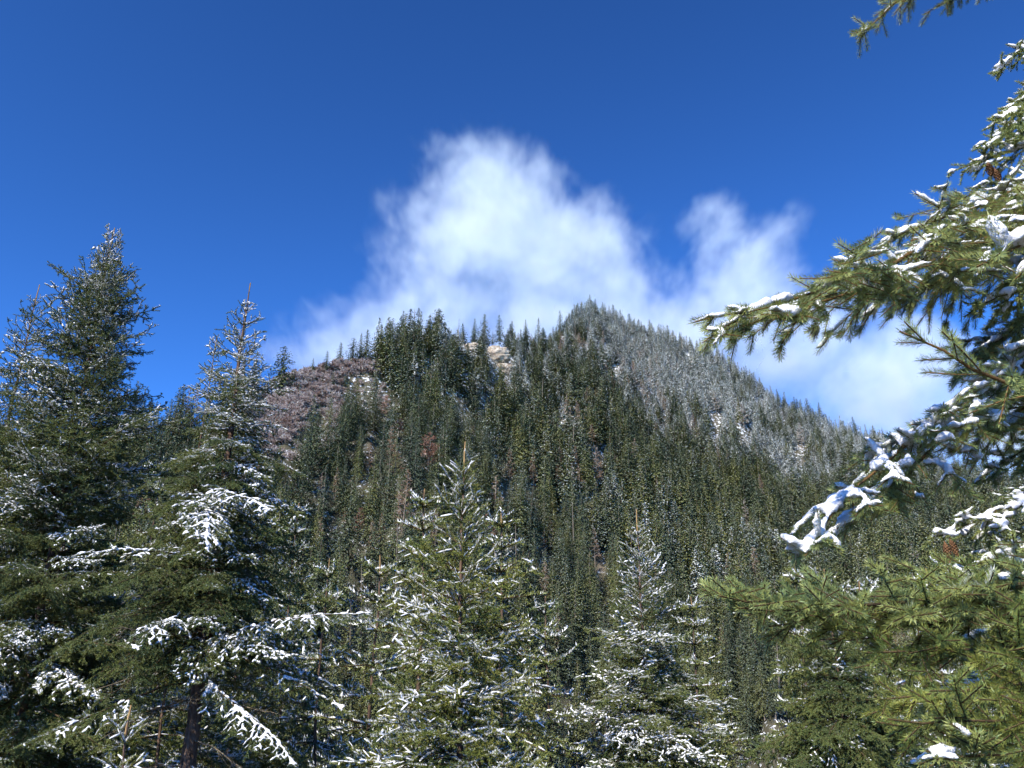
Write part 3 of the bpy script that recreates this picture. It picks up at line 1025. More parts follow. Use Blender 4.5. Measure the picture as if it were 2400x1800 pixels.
M_ROCK, nt, out = mat_new("limestone")
p_ = nt.nodes.new("ShaderNodeBsdfPrincipled"); p_.inputs["Roughness"].default_value = 0.9
g_ = nt.nodes.new("ShaderNodeNewGeometry")
n_ = N(nt, "ShaderNodeTexNoise", Scale=0.35, Detail=8.0, Roughness=0.7)
nt.links.new(g_.outputs["Position"], n_.inputs["Vector"])
r_ = ramp(nt, [(0.32, (0.10, 0.075, 0.055)), (0.5, (0.30, 0.24, 0.18)), (0.68, (0.52, 0.47, 0.40))], n_.outputs["Fac"])
nt.links.new(r_.outputs[0], p_.inputs["Base Color"])
b_ = N(nt, "ShaderNodeBump", Strength=1.0, Distance=0.6); nt.links.new(n_.outputs["Fac"], b_.inputs["Height"]); nt.links.new(b_.outputs[0], p_.inputs["Normal"])
nt.links.new(p_.outputs[0], out.inputs["Surface"])
RLAB = ["pale tan rock outcrop below the saddle, largest of its cluster", "grey rock ledge left of the pale tan outcrop", "brown rock at the foot of the pale tan outcrop",
        "tan cliff below the right skyline, nearer the summit", "tan cliff along the right skyline, farther from the summit", "small grey rock among the skyline trees"]
for i, (a, b, c, d) in enumerate(ROCKS):
    o = rock_outcrop(i, a, b, c, d); o["label"] = RLAB[i]; o["category"] = "rock"; o["group"] = "rock outcrops on the mountain"

# the 250 trees of the slope that show largest become single things; the rest is one wood
vis = (FX > 560) & (FX < 2380) & (FY > 660) & (FY < 1380) & (FD > 150)
vis &= ~((FX > 1700) & (FY > 1180)) & ~((FX > 940) & (FX < 1260) & (FY > 1240)) & ~((FX < 700) & (FY > 1100))
app = FS * np.array([KINDS[k][3] for k in FK]) / FD
conif = np.array([KINDS[k][0] in ("green", "dusted", "frosted", "domed", "near_green", "near_dusted", "larch", "paletree", "red", "snag") for k in FK])
order = np.argsort(-np.where(vis & conif, app, -1))
single = np.zeros(len(FP), bool)
single[order[:250]] = True
# a few red shrubs single as well
DESC = {"near_green": ("spruce_tree", "dark green spruce"), "near_dusted": ("spruce_tree", "snow dusted spruce"), "green": ("spruce_tree", "dark green spruce"), "dusted": ("spruce_tree", "snow dusted spruce"), "frosted": ("spruce_tree", "white frosted spruce"),
        "domed": ("fir_tree", "round topped dark fir"), "larch": ("larch_tree", "bare brown larch"), "paletree": ("bare_tree", "pale frosted bare tree"),
        "red": ("bare_tree", "reddish leafless tree"), "snag": ("dead_snag", "dead grey snag"), "shrub": ("bare_shrub", "red brown bare shrub"), "paleshrub": ("bare_shrub", "frosted bare shrub")}


def where(px, py):
    h = "high" if py < 880 else ("midway" if py < 1000 else ("low" if py < 1130 else "very low"))
    for lim, s in ((700, "right of the trunked spruce"), (800, "below the shrub patch"), (900, "left of the middle spruce"), (1000, "under the tall skyline group"), (1110, "behind the middle spruce top"),
                   (1210, "below the rock outcrop"), (1320, "right of the rock outcrop"), (1420, "under the summit"), (1540, "above the narrow dusted spruce"), (1680, "right of the summit"), (1850, "under the right skyline")):
        if px < lim:
            return h, s
    return h, "beside the sloping snowy bough"


ORD = ["leftmost", "second from left", "third from left", "fourth from left", "fifth from left", "sixth from left", "seventh from left", "eighth from left", "ninth from left", "tenth from left"] + [w + " from left" for w in ("eleventh", "twelfth", "thirteenth", "fourteenth", "fifteenth", "sixteenth", "seventeenth", "eighteenth", "nineteenth", "twentieth")]
cells = {}
for i in np.nonzero(single)[0]:
    ds = DESC[KINDS[FK[i]][0]][1]
    cells.setdefault((ds,) + where(FX[i], FY[i]), []).append(i)
for (ds, h, s), members in cells.items():
    members.sort(key=lambda j: FX[j])
    n = len(members)
    for q, i in enumerate(members):
        if n == 1:
            o_ = ""
        elif q == n - 1:
            o_ = ", rightmost"
        elif q < 20 and q <= n // 2:
            o_ = ", " + ORD[q]
        else:
            o_ = ", " + ORD[min(n - 1 - q, 19)].replace("left", "right")
        put_far(DESC[KINDS[FK[i]][0]][0], f"{ds} {h} {s}{o_}", "tree", FP[i], int(FK[i]), float(FS[i]), float(FR[i]), f"{ds}s {h} {s}")


def far_wood():
    idx = np.nonzero(~single)[0]
    me = bpy.data.meshes.new("mountain_forest")
    me.vertices.add(len(idx))
    me.vertices.foreach_set("co", FP[idx].astype(np.float32).ravel())
    for nm, typ, arr in (("kind_id", 'INT', FK[idx].astype(np.int32)), ("size", 'FLOAT', FS[idx].astype(np.float32)), ("turn", 'FLOAT', FR[idx].astype(np.float32))):
        a = me.attributes.new(nm, typ, 'POINT'); a.data.foreach_set("value", arr)
    o = link("mountain_forest", me)
    o["kind"] = "stuff"; o["label"] = "dense wood of dark and frosted conifers covering the mountain"; o["category"] = "forest"
    ng = bpy.data.node_groups.new("forest_scatter", 'GeometryNodeTree')
    ng.interface.new_socket("Geometry", in_out='INPUT', socket_type='NodeSocketGeometry')
    ng.interface.new_socket("Geometry", in_out='OUTPUT', socket_type='NodeSocketGeometry')
    nd, lk = ng.nodes, ng.links
    gi = nd.new("NodeGroupInput"); go = nd.new("NodeGroupOutput"); jn = nd.new("GeometryNodeJoinGeometry")

    def attr(nm, t):
        n = nd.new("GeometryNodeInputNamedAttribute"); n.data_type = t; n.inputs[0].default_value = nm
        return n.outputs[0]
    kid, sz, tn = attr("kind_id", 'INT'), attr("size", 'FLOAT'), attr("turn", 'FLOAT')
    rot = nd.new("ShaderNodeCombineXYZ"); lk.new(tn, rot.inputs[2])
    rv = nd.new("FunctionNodeRandomValue"); rv.data_type = 'FLOAT_VECTOR'
    rv.inputs[0].default_value = (-0.05, -0.05, 0.85); rv.inputs[1].default_value = (0.05, 0.05, 1.5)
    sv = nd.new("ShaderNodeSeparateXYZ"); lk.new(rv.outputs[0], sv.inputs[0])
    lk.new(sv.outputs[0], rot.inputs[0]); lk.new(sv.outputs[1], rot.inputs[1])
    ml_ = nd.new("ShaderNodeMath"); ml_.operation = 'MULTIPLY'; lk.new(sv.outputs[2], ml_.inputs[0]); lk.new(sz, ml_.inputs[1])
    scv = nd.new("ShaderNodeCombineXYZ"); lk.new(ml_.outputs[0], scv.inputs[0]); lk.new(ml_.outputs[0], scv.inputs[1]); lk.new(sz, scv.inputs[2])
    mp = nd.new("GeometryNodeMeshToPoints"); lk.new(gi.outputs[0], mp.inputs[0])
    by_mesh = {}
    for ob in scene.objects:
        if ob.type == 'MESH':
            by_mesh.setdefault(ob.data.name, ob)
    for k, kd in enumerate(KINDS):
        if not (FK[idx] == k).any():
            continue
        srcs = []
        for me2 in (kd[1], kd[2]):
            if me2 is None:
                continue
            ob = by_mesh.get(me2.name)
            if ob is None:          # kind that has no single tree yet: use the largest of this kind as one
                j = idx[FK[idx] == k][np.argmax(app[idx[FK[idx] == k]])]
                nm, ds = DESC[kd[0]]
                h, s = where(FX[j], FY[j])
                t = put_far(nm, f"{ds} {h} {s} standing apart", "tree" if "shrub" not in ds else "shrub", FP[j], k, float(FS[j]), float(FR[j]), f"{ds}s {h} {s}")
                for c in t.children:
                    by_mesh[c.data.name] = c
                ob = by_mesh[me2.name]
            oi = nd.new("GeometryNodeObjectInfo"); oi.transform_space = 'ORIGINAL'; oi.inputs["Object"].default_value = ob
            srcs.append(oi.outputs["Geometry"])
        jj = nd.new("GeometryNodeJoinGeometry")
        for s in srcs:
            lk.new(s, jj.inputs[0])
        g2 = nd.new("GeometryNodeGeometryToInstance"); lk.new(jj.outputs[0], g2.inputs[0])
        cmp_ = nd.new("FunctionNodeCompare"); cmp_.data_type = 'INT'; cmp_.operation = 'EQUAL'
        lk.new(kid, cmp_.inputs[2]); cmp_.inputs[3].default_value = k
        ip = nd.new("GeometryNodeInstanceOnPoints")
        lk.new(mp.outputs[0], ip.inputs["Points"]); lk.new(cmp_.outputs[0], ip.inputs["Selection"])
        lk.new(g2.outputs[0], ip.inputs["Instance"]); lk.new(rot.outputs[0], ip.inputs["Rotation"]); lk.new(scv.outputs[0], ip.inputs["Scale"])
        lk.new(ip.outputs[0], jn.inputs[0])
    lk.new(jn.outputs[0], go.inputs[0])
    md = o.modifiers.new("forest_scatter", 'NODES'); md.node_group = ng


far_wood()
print("far trees", len(FP))


# ------------------------------------------------------------------ spruce boughs
def grow_bough(axis, seed, seg=0.12, spread=0.5, pend=0.3, max_side=0.9, orders=2, ang=52, bare=0.25, step_node=1, curl=0.0, zjit=0.12, extra_p=0.5):
    """axis: polyline of the main stem. Returns arrays of shoots P, Q, order, end-flag and woody segments."""
    r = np.random.default_rng(seed)
    axis = np.asarray(axis, float)
    d = np.linalg.norm(np.diff(axis, axis=0), axis=1)
    s = np.concatenate([[0], np.cumsum(d)]); L = s[-1]
    n = max(3, int(L / seg) + 1)
    t = np.linspace(0, L, n)
    pts = np.stack([np.interp(t, s, axis[:, k]) for k in range(3)], 1)
    for _ in range(2):
        pts[1:-1] = pts[1:-1] * 0.5 + (pts[:-2] + pts[2:]) * 0.25
    pts[1:-1] += r.normal(0, seg * 0.05, (n - 2, 3))
    SP_, SQ_, SO, ST = [], [], [], []

    def side_axis(p, dirv, length, order):
        k = max(1, int(round(length / seg)))
        sl = length / k
        q = p
        dd = dirv.copy()
        nodes = [p]
        for i in range(k):
            dd = dd + np.array([0, 0, -pend * (0.35 + 0.25 * order) * (sl / 0.12) * 0.35]) + r.normal(0, 0.06, 3) + np.array([0, 0, curl * i / k])
            dd /= np.linalg.norm(dd)
            q = q + dd * sl
            nodes.append(q)
        nodes = np.array(nodes)
        for i in range(k):
            SP_.append(nodes[i]); SQ_.append(nodes[i + 1]); SO.append(order); ST.append((k - i) * sl)
        if order < orders:
            for i in range(k):
                left = (k - i) * sl
                ax = norm((nodes[i + 1] - nodes[i])[None])[0]
                lat = np.cross(ax, UP); ln = np.linalg.norm(lat)
                lat = lat / ln if ln > 0.2 else norm(r.normal(0, 1, 3)[None])[0]
                for sd in (-1, 1):
                    if r.random() < 0.12:
                        continue
                    al = math.radians(ang + r.normal(0, 9))
                    dv = ax * math.cos(al) + lat * sd * math.sin(al) + UP * r.normal(0, zjit)
                    ll = min(left * spread * r.uniform(0.7, 1.2), max_side * 0.4)
                    ll = max(ll, seg * r.uniform(0.55, 0.9))
                    side_axis(nodes[i] + (nodes[i + 1] - nodes[i]) * r.uniform(0.1, 0.9), dv / np.linalg.norm(dv), ll, order + 1)
    for i in range(n - 1):
        SP_.append(pts[i]); SQ_.append(pts[i + 1]); SO.append(0); ST.append(L - t[i])
        if i < 1 or t[i] < L * bare * 0.5:
            continue
        left = L - t[i]
        ax = norm((pts[i + 1] - pts[i])[None])[0]
        lat = np.cross(ax, UP); ln = np.linalg.norm(lat)
        lat = lat / ln if ln > 0.15 else np.array([1., 0, 0])
        for sd in (-1, 1):
            if r.random() < 0.08:
                continue
            al = math.radians(ang + r.normal(0, 8))
            dv = ax * math.cos(al) + lat * sd * math.sin(al) + UP * r.normal(0, zjit)
            ll = min(left * spread * r.uniform(0.75, 1.2), max_side * r.uniform(0.7, 1.1))
            ll = max(ll, seg * r.uniform(0.6, 1.0))
            side_axis(pts[i] + (pts[i + 1] - pts[i]) * r.uniform(0.1, 0.9), dv / np.linalg.norm(dv), ll, 1)
        if r.random() < extra_p:      # small upright or hanging extra shoot
            dv = ax * 0.6 + UP * r.choice([-0.8, 0.6]) + r.normal(0, 0.2, 3)
            side_axis(pts[i], dv / np.linalg.norm(dv), seg * r.uniform(0.7, 1.3), orders)
    P, Q, O, T = np.array(SP_), np.array(SQ_), np.array(SO), np.array(ST)
    return P, Q, O, T, pts, L


def top_exposed(P, Q, cell=0.06, tol=0.05):
    m = (P + Q) / 2
    ij = np.floor(m[:, :2] / cell).astype(int)
    key = ij[:, 0] * 100003 + ij[:, 1]
    best = {}
    for k, z in zip(key, m[:, 2]):
        if z > best.get(k, -1e9):
            best[k] = z
    return np.array([z > best[k] - tol for k, z in zip(key, m[:, 2])])


def patchy(m, scale, seed):
    return fbm(m[:, 0] * scale + 31.7, (m[:, 1] + 0.4 * m[:, 2]) * scale + 11.3, seed, 3)


PR_MID = [needle_proto(72, 0.115, 900 + i) for i in range(4)]
PR_NEAR = [needle_proto(82, 0.098, 920 + i, pyramid=True, forward=0.75) for i in range(5)]
PR_SHORT = [needle_proto(72, 0.115, 930 + i, pyramid=True, forward=0.8) for i in range(5)]
PR_LOW = [needle_proto(20, 0.19, 940 + i) for i in range(4)]


def bough_meshes(spec, seed, protos, nrad, snow_amt, snow_r, needle_mat, full=False, twig_mat=None, twig_r=0.0028, snow_seed=0, needle_from=None, name=""):
    P, Q, O, T, pts, L = spec
    r = np.random.default_rng(seed + 5)
    gw = Geo()
    rad0 = 0.004 + 0.005 * L
    tube(gw, pts, np.linspace(rad0, twig_r * 1.1, len(pts)), 6)
    m = O > 0
    rr = twig_r * (1 + 1.5 * np.clip(T[m] / 0.8, 0, 1.5))
    seg_tubes(gw, P[m], Q[m], rr, rr * 0.85, 4 if len(protos[0][0]) > 400 else 3)
    wood = gw.mesh("branch", [twig_mat or M_TWIG], smooth=True)
    gn = Geo()
    if needle_from is None:
        needle_from = 0.75
    green = T < needle_from * r.uniform(0.7, 1.3, len(T))
    md = (P + Q) / 2
    expo = (0.5 + 0.5 * top_exposed(P, Q, 0.05, 0.06)) * np.clip(0.78 + 1.3 * patchy(md, 4.0, 70 + seed), 0.1, 1.15)
    add_shoots(gn, protos, P[green], Q[green], nrad * r.uniform(0.85, 1.15, green.sum()), seed, expo=expo[green])
    needles = gn.mesh("needles", [needle_mat])
    snow = None
    if snow_amt > 0:
        md = (P + Q) / 2
        d = norm(Q - P)
        ok = (np.abs(d[:, 2]) < 0.8) & top_exposed(P, Q, 0.05, 0.05) & (patchy(md, 3.2, 60 + snow_seed) + 0.5 + r.normal(0, 0.06, len(P)) < 0.32 + 0.42 * snow_amt)
        gs = Geo()
        k = ok.sum()
        if k:
            for rep in range(1 if full else 2):
                rr = snow_r * r.uniform(0.45, 1.4, k)
                off = np.zeros((k, 3)); off[:, 2] = rr * 0.6
                j = r.normal(0, 0.006, (k, 3))
                a0 = r.uniform(0, 0.5, (k, 1)); a1 = a0 + r.uniform(0.25, 0.6, (k, 1))
                if full:
                    a0 *= 0.3; a1 = r.uniform(0.75, 1.0, (k, 1)); rr *= 0.9; A0 = nrad * 0.45; off[:, 2] = A0
                A = P[ok] + off + j; B = Q[ok] + off + j + r.normal(0, 0.006, (k, 3))
                add_capsules(gs, A + (B - A) * a0, A + (B - A) * a1, rr, rr * 0.75, seed + rep, CAP5)
            snow = gs.mesh("snow", [M_SNOW], smooth=True)
    return wood, needles, snow


# prototypes of boughs for the trees 10 to 20 m away: local x = outwards, z = up
def proto_axis(L, rise, droop, tipup):
    s = np.linspace(0, 1, 9)
    return np.column_stack([s * L, 0 * s, L * (rise * s - droop * s ** 2 + tipup * s ** 3)])


PROTO = []      # dict(kind, L, wood, needles, snows)
def make_proto(style, kind, L, seed, **kw):
    ax = {"up": proto_axis(L, 0.10, -0.10, 0.05), "flat": proto_axis(L, 0.05, 0.22, 0.12), "hang": proto_axis(L, 0.0, 0.42, 0.20)}[kind]
    spec = grow_bough(ax, seed, **kw)
    young = style == "young"
    nr = 0.033 if young else 0.026
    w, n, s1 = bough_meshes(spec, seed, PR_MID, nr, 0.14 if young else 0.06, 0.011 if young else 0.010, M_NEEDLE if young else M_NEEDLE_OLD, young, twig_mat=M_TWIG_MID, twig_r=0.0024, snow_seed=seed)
    _, _, s2 = bough_meshes(spec, seed, PR_MID[:1], nr, 0.75 if young else 0.62, 0.0165 if young else 0.015, M_NEEDLE if young else M_NEEDLE_OLD, young, twig_r=0.0024, snow_seed=seed)
    bpy.data.meshes.remove(_)
    PROTO.append(dict(style=style, kind=kind, L=L, wood=w, needles=n, light=s1, heavy=s2))


for i in range(2):
    make_proto("young", "up", 0.34, 10 + i, seg=0.26, spread=0.45, pend=-0.05, orders=1, ang=45, bare=0.1, zjit=0.35)
    make_proto("young", "up", 0.64, 20 + i, seg=0.21, spread=0.5, pend=-0.02, orders=1, ang=48, bare=0.1, zjit=0.35)
    make_proto("young", "up", 1.00, 30 + i, seg=0.20, spread=0.5, pend=0.0, orders=2, ang=50, bare=0.15, zjit=0.4)
    make_proto("old", "up", 0.36, 12 + i, seg=0.16, spread=0.45, pend=-0.05, orders=1, ang=45, bare=0.1, zjit=0.35)
    make_proto("old", "up", 0.70, 22 + i, seg=0.15, spread=0.5, pend=-0.02, orders=2, ang=48, bare=0.1, zjit=0.35)
    make_proto("old", "up", 1.20, 32 + i, seg=0.15, spread=0.5, pend=0.05, orders=2, ang=50, bare=0.15, zjit=0.35)
    make_proto("young", "flat", 1.0, 40 + i, seg=0.19, spread=0.6, pend=0.05, orders=2, bare=0.05, zjit=0.45)
    make_proto("young", "flat", 1.6, 50 + i, seg=0.18, spread=0.58, pend=0.12, orders=2, bare=0.05, zjit=0.45)
    make_proto("old", "flat", 1.0, 42 + i, seg=0.14, spread=0.58, pend=0.2, orders=2, bare=0.1, zjit=0.4)
    make_proto("old", "flat", 1.7, 52 + i, seg=0.14, spread=0.55, pend=0.35, orders=2, bare=0.15, zjit=0.4)
    make_proto("old", "hang", 1.5, 60 + i, seg=0.13, spread=0.5, pend=0.75, orders=2, bare=0.3, zjit=0.25)
    make_proto("old", "hang", 2.3, 70 + i, seg=0.14, spread=0.45, pend=0.9, orders=2, bare=0.35, max_side=0.8, zjit=0.25)

# dead lower limb: bare forked twigs
def make_dead(L, seed):
    r = np.random.default_rng(seed)
    P, Q, O, T, pts, LL = grow_bough(proto_axis(L, 0.05, 0.35, 0.1), seed, seg=0.16, spread=0.5, pend=0.35, orders=2, bare=0.1)
    keep = (O == 0) | (r.random(len(P)) < 0.55)
    gw = Geo(); tube(gw, pts, np.linspace(0.016, 0.004, len(pts)), 5)
    k = keep & (O > 0)
    seg_tubes(gw, P[k], Q[k] + r.normal(0, 0.03, (k.sum(), 3)), np.full(k.sum(), 0.0035), np.full(k.sum(), 0.002), 3)
    return gw.mesh("dead_branch", [M_DEAD])


DEADS = [make_dead(1.2, 80), make_dead(1.6, 81), make_dead(1.0, 82)]


def trunk_mesh(z0, z1, r0, r1, seed, lean=(0, 0), leader=0.0, sides=10):
    r = np.random.default_rng(seed)
    n = 26
    s = np.linspace(0, 1, n)
    wob = np.cumsum(r.normal(0, 0.012, (n, 2)), 0); wob -= wob[-1] * s[:, None]
    pts = np.column_stack([lean[0] * (1 - s) + wob[:, 0], lean[1] * (1 - s) + wob[:, 1], z0 + (z1 - z0) * s])
    rad = r0 * (1 - s) ** 0.9 + r1
    rad[0] *= 1.35; rad[1] *= 1.1
    g = Geo(); tube(g, pts, rad * r.uniform(0.95, 1.05, n), sides)
    return g, pts


def build_spruce(label, top, half_width, seed, crown_bottom, width_pow=0.75, snow=0.5, heavy=0.3, dead_below=None, whorl=0.36, group=None,
                 top_open=0.6, hang_from=0.55, per=6, r_base=None, snow_side=None, leader=0.45, extra=0.8, skip=0.0, elev0=52, el_len=0.42, dust=1.0, style="old", tipsnow=0.0):
    """one spruce of the near rows. top = world position of the leader tip"""
    r = np.random.default_rng(seed)
    zg = float(terrain(np.array([top[0]]), np.array([top[1]]))[0])
    H = top[2] - zg
    t = thing("spruce_tree", label, "tree", (top[0], top[1], zg - 0.1), group)
    r_base = r_base or 0.0062 * H + 0.012
    g, pts = trunk_mesh(0, H + 0.1, r_base, 0.006, seed)
    tk = link("trunk", g.mesh("trunk", [M_BARK], smooth=True), t)
    gl = Geo(); tube(gl, [(0, 0, H + 0.1 - leader), (0, 0, H + 0.1 - leader * 0.4), (0.01, 0, H + 0.11)], [0.0135, 0.0115, 0.008], 6)
    ld = link("leader_shoot", gl.mesh("leader_shoot", [M_LEADER], smooth=True), t)
    Lc = H - (crown_bottom - zg)
    z = H - leader * 0.95
    zb = crown_bottom - zg
    lop = r.uniform(0, 6.28)
    while z > zb:
        f = (H - z) / Lc                      # 0 top .. 1 bottom
        R0 = half_width * (f ** width_pow)
        lvl = r.uniform(0.85, 1.12)
        depth = H - z
        for whorl_pass in (0, 1):
            nb = int(per + r.integers(-1, 2)) if whorl_pass == 0 else int(per * extra * min(1, depth / 1.2))
            off = r.uniform(0, 6.28)
            for b in range(nb):
                if r.random() < skip:
                    continue
                az = off + 6.283 * b / max(nb, 1) + r.normal(0, 0.22)
                L = R0 * lvl * r.uniform(0.72, 1.18) * (1.0 if whorl_pass == 0 else 0.7)
                L = max(L, 0.16 + 0.12 * min(depth, 1))
                zz = z if whorl_pass == 0 else z - r.uniform(0.2, 0.8) * whorl
                el = math.radians(elev0 - (elev0 + 4) * min(1, (depth / (el_len * Lc)) ** 0.7) - 16 * max(0, f - 0.45) + r.normal(0, 6))
                kind = "up" if (depth < 1.3 or (L < 0.75 and f < 0.4)) else ("hang" if f > hang_from else "flat")
                if style == "young" and kind == "hang":
                    kind = "flat"
                cands = [p for p in PROTO if p["kind"] == kind and p["style"] == style]
                p = min(cands, key=lambda q: abs(math.log(q["L"] / L)) + r.uniform(0, 0.35))
                sc = L / p["L"]
                sc_cross = min(max(sc, 0.8), 1.25)
                i = int(np.clip(zz / (H + 0.1) * 25, 0, 25))
                o = link("branch", p["wood"], t)
                o.location = (pts[i, 0], pts[i, 1], zz)
                o.rotation_euler = (r.normal(0, 0.12), -el, az)
                o.scale = (sc, sc_cross * r.choice([-1, 1]), sc_cross)
                nd = link("needles", p["needles"], o); nd["kind"] = "stuff"
                side = math.cos(az - (snow_side if snow_side is not None else 0)) if snow_side is not None else 0
                q = r.random() - 0.30 * side - (tipsnow if depth < 3.5 else 0)
                nd["frost"] = float(np.clip((tipsnow * 0.5 if depth < 3.5 else 0) + r.uniform(0.22, 0.46) if q < snow else r.uniform(0.0, 0.28), 0, 1)) * dust * (1.2 if style == "young" else 1.0)
                if q < snow:
                    hv = p["heavy"] if r.random() < heavy + 0.3 * side else p["light"]
                    if hv is not None:
                        sn = link("snow", hv, o)
                        sn["kind"] = "stuff"
        z -= whorl * r.uniform(0.85, 1.15) * (0.85 if depth < 1 else 1.0)
    if dead_below is not None:
        for k in range(dead_below):
            d = DEADS[k % 3]
            o = link("dead_branch", d, t)
            o.location = (0, 0, zb * r.uniform(0.55, 1.25)); s = r.uniform(0.7, 1.3)
            o.scale = (s, s, s); o.rotation_euler = (r.normal(0, 0.2), math.radians(r.uniform(-15, 25)), r.uniform(0, 6.28))
    return t


# the young spruce in the middle
build_spruce("young spruce with bare upright leader and snow on every bough, centre of the picture", at(1089, 1036, 12.6), 1.9, 3, -2.2,
             width_pow=0.72, snow=0.70, heavy=0.34, whorl=0.36, hang_from=0.9, per=8, leader=0.46, el_len=0.8, extra=1.0, style="young")
# tall spruce left, trunk in view
TREE_A = build_spruce("tall spruce with visible lower trunk, dead twigs and a slim bent top", at(586, 664, 15.0), 2.45, 4, 1.5,
             width_pow=0.98, snow=0.46, heavy=0.40, whorl=0.34, hang_from=0.42, per=7, dead_below=40, leader=0.55, snow_side=-0.2, r_base=0.19, skip=0.05, tipsnow=0.2)
# broad spruce at the far left with several tops
build_spruce("broad tall spruce with ragged spreading top left of the slim one", at(268, 535, 16.5), 3.3, 5, -1.5,
             width_pow=0.62, snow=0.55, heavy=0.22, whorl=0.34, hang_from=0.55, per=7, dead_below=14, leader=0.5, r_base=0.13, skip=0.08, elev0=60, el_len=0.95, tipsnow=0.2)
build_spruce("spruce cut by the left edge of the picture, snow on its tips", at(92, 668, 17.5), 2.6, 6, -1.5,
             width_pow=0.7, snow=0.55, heavy=0.3, whorl=0.36, hang_from=0.5, per=6, dead_below=8, leader=0.5, skip=0.08)
build_spruce("slender young spruce with pale stem just left of the slim tall one", at(508, 790, 15.7), 1.1, 7, -1.5,
             width_pow=0.75, snow=0.65, heavy=0.3, whorl=0.5, hang_from=0.9, per=5, leader=0.3, extra=0.3, skip=0.15, r_base=0.035, style="young")
# spruce right of the middle
build_spruce("narrow snow dusted spruce with thin leader right of the middle one", at(1491, 1195, 17.0), 2.5, 8, -3.0,
             width_pow=0.85, snow=0.75, heavy=0.35, whorl=0.30, hang_from=0.7, per=8, leader=0.42)
# dark green spruce further right, below the snowy boughs
build_spruce("dense dark green spruce with little snow below the hanging snowy bough", at(1930, 1335, 15.0), 2.3, 9, -2.6,
             width_pow=0.6, snow=0.30, heavy=0.2, whorl=0.30, hang_from=0.35, per=9, leader=0.3, dust=0.5)


# ------------------------------------------------------------------ smaller spruces of the middle distance (whole crowns, shared)
def mid_tree(seed, H, Rm, snow):
    r = np.random.default_rng(seed)
    gn, gs, gw = Geo(), Geo(), Geo()
    z = H - 0.28
    Lc = H * 0.92
    while z > H * 0.08:
        f = (H - z) / Lc
        nb = 9 + r.integers(0, 3)
        off = r.uniform(0, 6.28)
        for b in range(nb):
            az = off + b / nb * 6.283 + r.normal(0, 0.25)
            L = max(0.22, Rm * f ** 0.75 * r.uniform(0.7, 1.15))
            el = math.radians(50 - 58 * min(1, ((H - z) / (0.4 * Lc)) ** 0.7) - 14 * max(0, f - 0.4) + r.normal(0, 7))
            s = np.linspace(0, 1, 6)
            x = s * L; zz = L * (-0.18 * s ** 2 + 0.08 * s ** 3)
            X = x * math.cos(el) - zz * math.sin(el); Z = x * math.sin(el) + zz * math.cos(el)
            ax = np.column_stack([X * math.cos(az), X * math.sin(az), z + Z])
            P, Q, O, T, pts, LL = grow_bough(ax, int(r.integers(1e9)), seg=0.24, spread=0.5, pend=0.35 if f > 0.4 else 0.0, orders=2 if L > 1.1 else 1, bare=0.15, max_side=0.7, zjit=0.4)
            add_shoots(gn, PR_LOW, P, Q, 0.052 * r.uniform(0.85, 1.2, len(P)), int(r.integers(1e9)), expo=np.clip(r.normal(0.85, 0.2, len(P)), 0.2, 1.1))
            tube(gw, pts[::2] if len(pts) > 4 else pts, np.linspace(0.012, 0.004, len(pts[::2] if len(pts) > 4 else pts)), 3)
            ok = (np.abs(norm(Q - P)[:, 2]) < 0.8) & (r.random(len(P)) < snow * 0.25)
            k = ok.sum()
            if k:
                rr = 0.0165 * r.uniform(0.6, 1.35, k); o3 = np.zeros((k, 3)); o3[:, 2] = rr * 0.9
                add_capsules(gs, P[ok] + o3, P[ok] + (Q[ok] - P[ok]) * r.uniform(0.5, 1, (k, 1)) + o3, rr, rr * 0.8, int(r.integers(1e9)), CAP5)
        z -= r.uniform(0.34, 0.46)
    gt, _ = trunk_mesh(0, H, 0.0045 * H + 0.010, 0.008, seed, sides=7)
    gl = Geo(); tube(gl, [(0, 0, H - 0.3), (0, 0, H - 0.12), (0.01, 0, H + 0.02)], [0.010, 0.009, 0.007], 5)
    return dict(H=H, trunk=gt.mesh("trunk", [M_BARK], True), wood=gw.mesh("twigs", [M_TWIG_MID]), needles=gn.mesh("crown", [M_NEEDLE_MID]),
                snow=gs.mesh("snow", [M_SNOW], True), leader=gl.mesh("leader_shoot", [M_LEADER], True))


MID = [mid_tree(700, 6.0, 1.3, 0.75), mid_tree(701, 7.5, 1.7, 0.6), mid_tree(702, 9.5, 2.2, 0.5), mid_tree(703, 12.0, 2.6, 0.4)]


def put_mid(k, label, top, rz, group=None, squash=1.0):
    zg = float(terrain(np.array([top[0]]), np.array([top[1]]))[0])
    m = MID[k]
    t = thing("spruce_tree", label, "tree", (top[0], top[1], zg - 0.1), group)
    sc = (top[2] - zg + 0.1) / m["H"]
    t.scale = (sc * squash, sc * squash, sc); t.rotation_euler = (0, 0, rz)
    link("trunk", m["trunk"], t)
    link("leader_shoot", m["leader"], t)
    c = link("crown", m["needles"], t); c["kind"] = "stuff"; c["frost"] = 0.16 + 0.24 * ((k * 7 + int(top[0] * 13)) % 10) / 10
    w = link("twigs", m["wood"], c); w["kind"] = "stuff"
    s = link("snow", m["snow"], c); s["kind"] = "stuff"
    return t


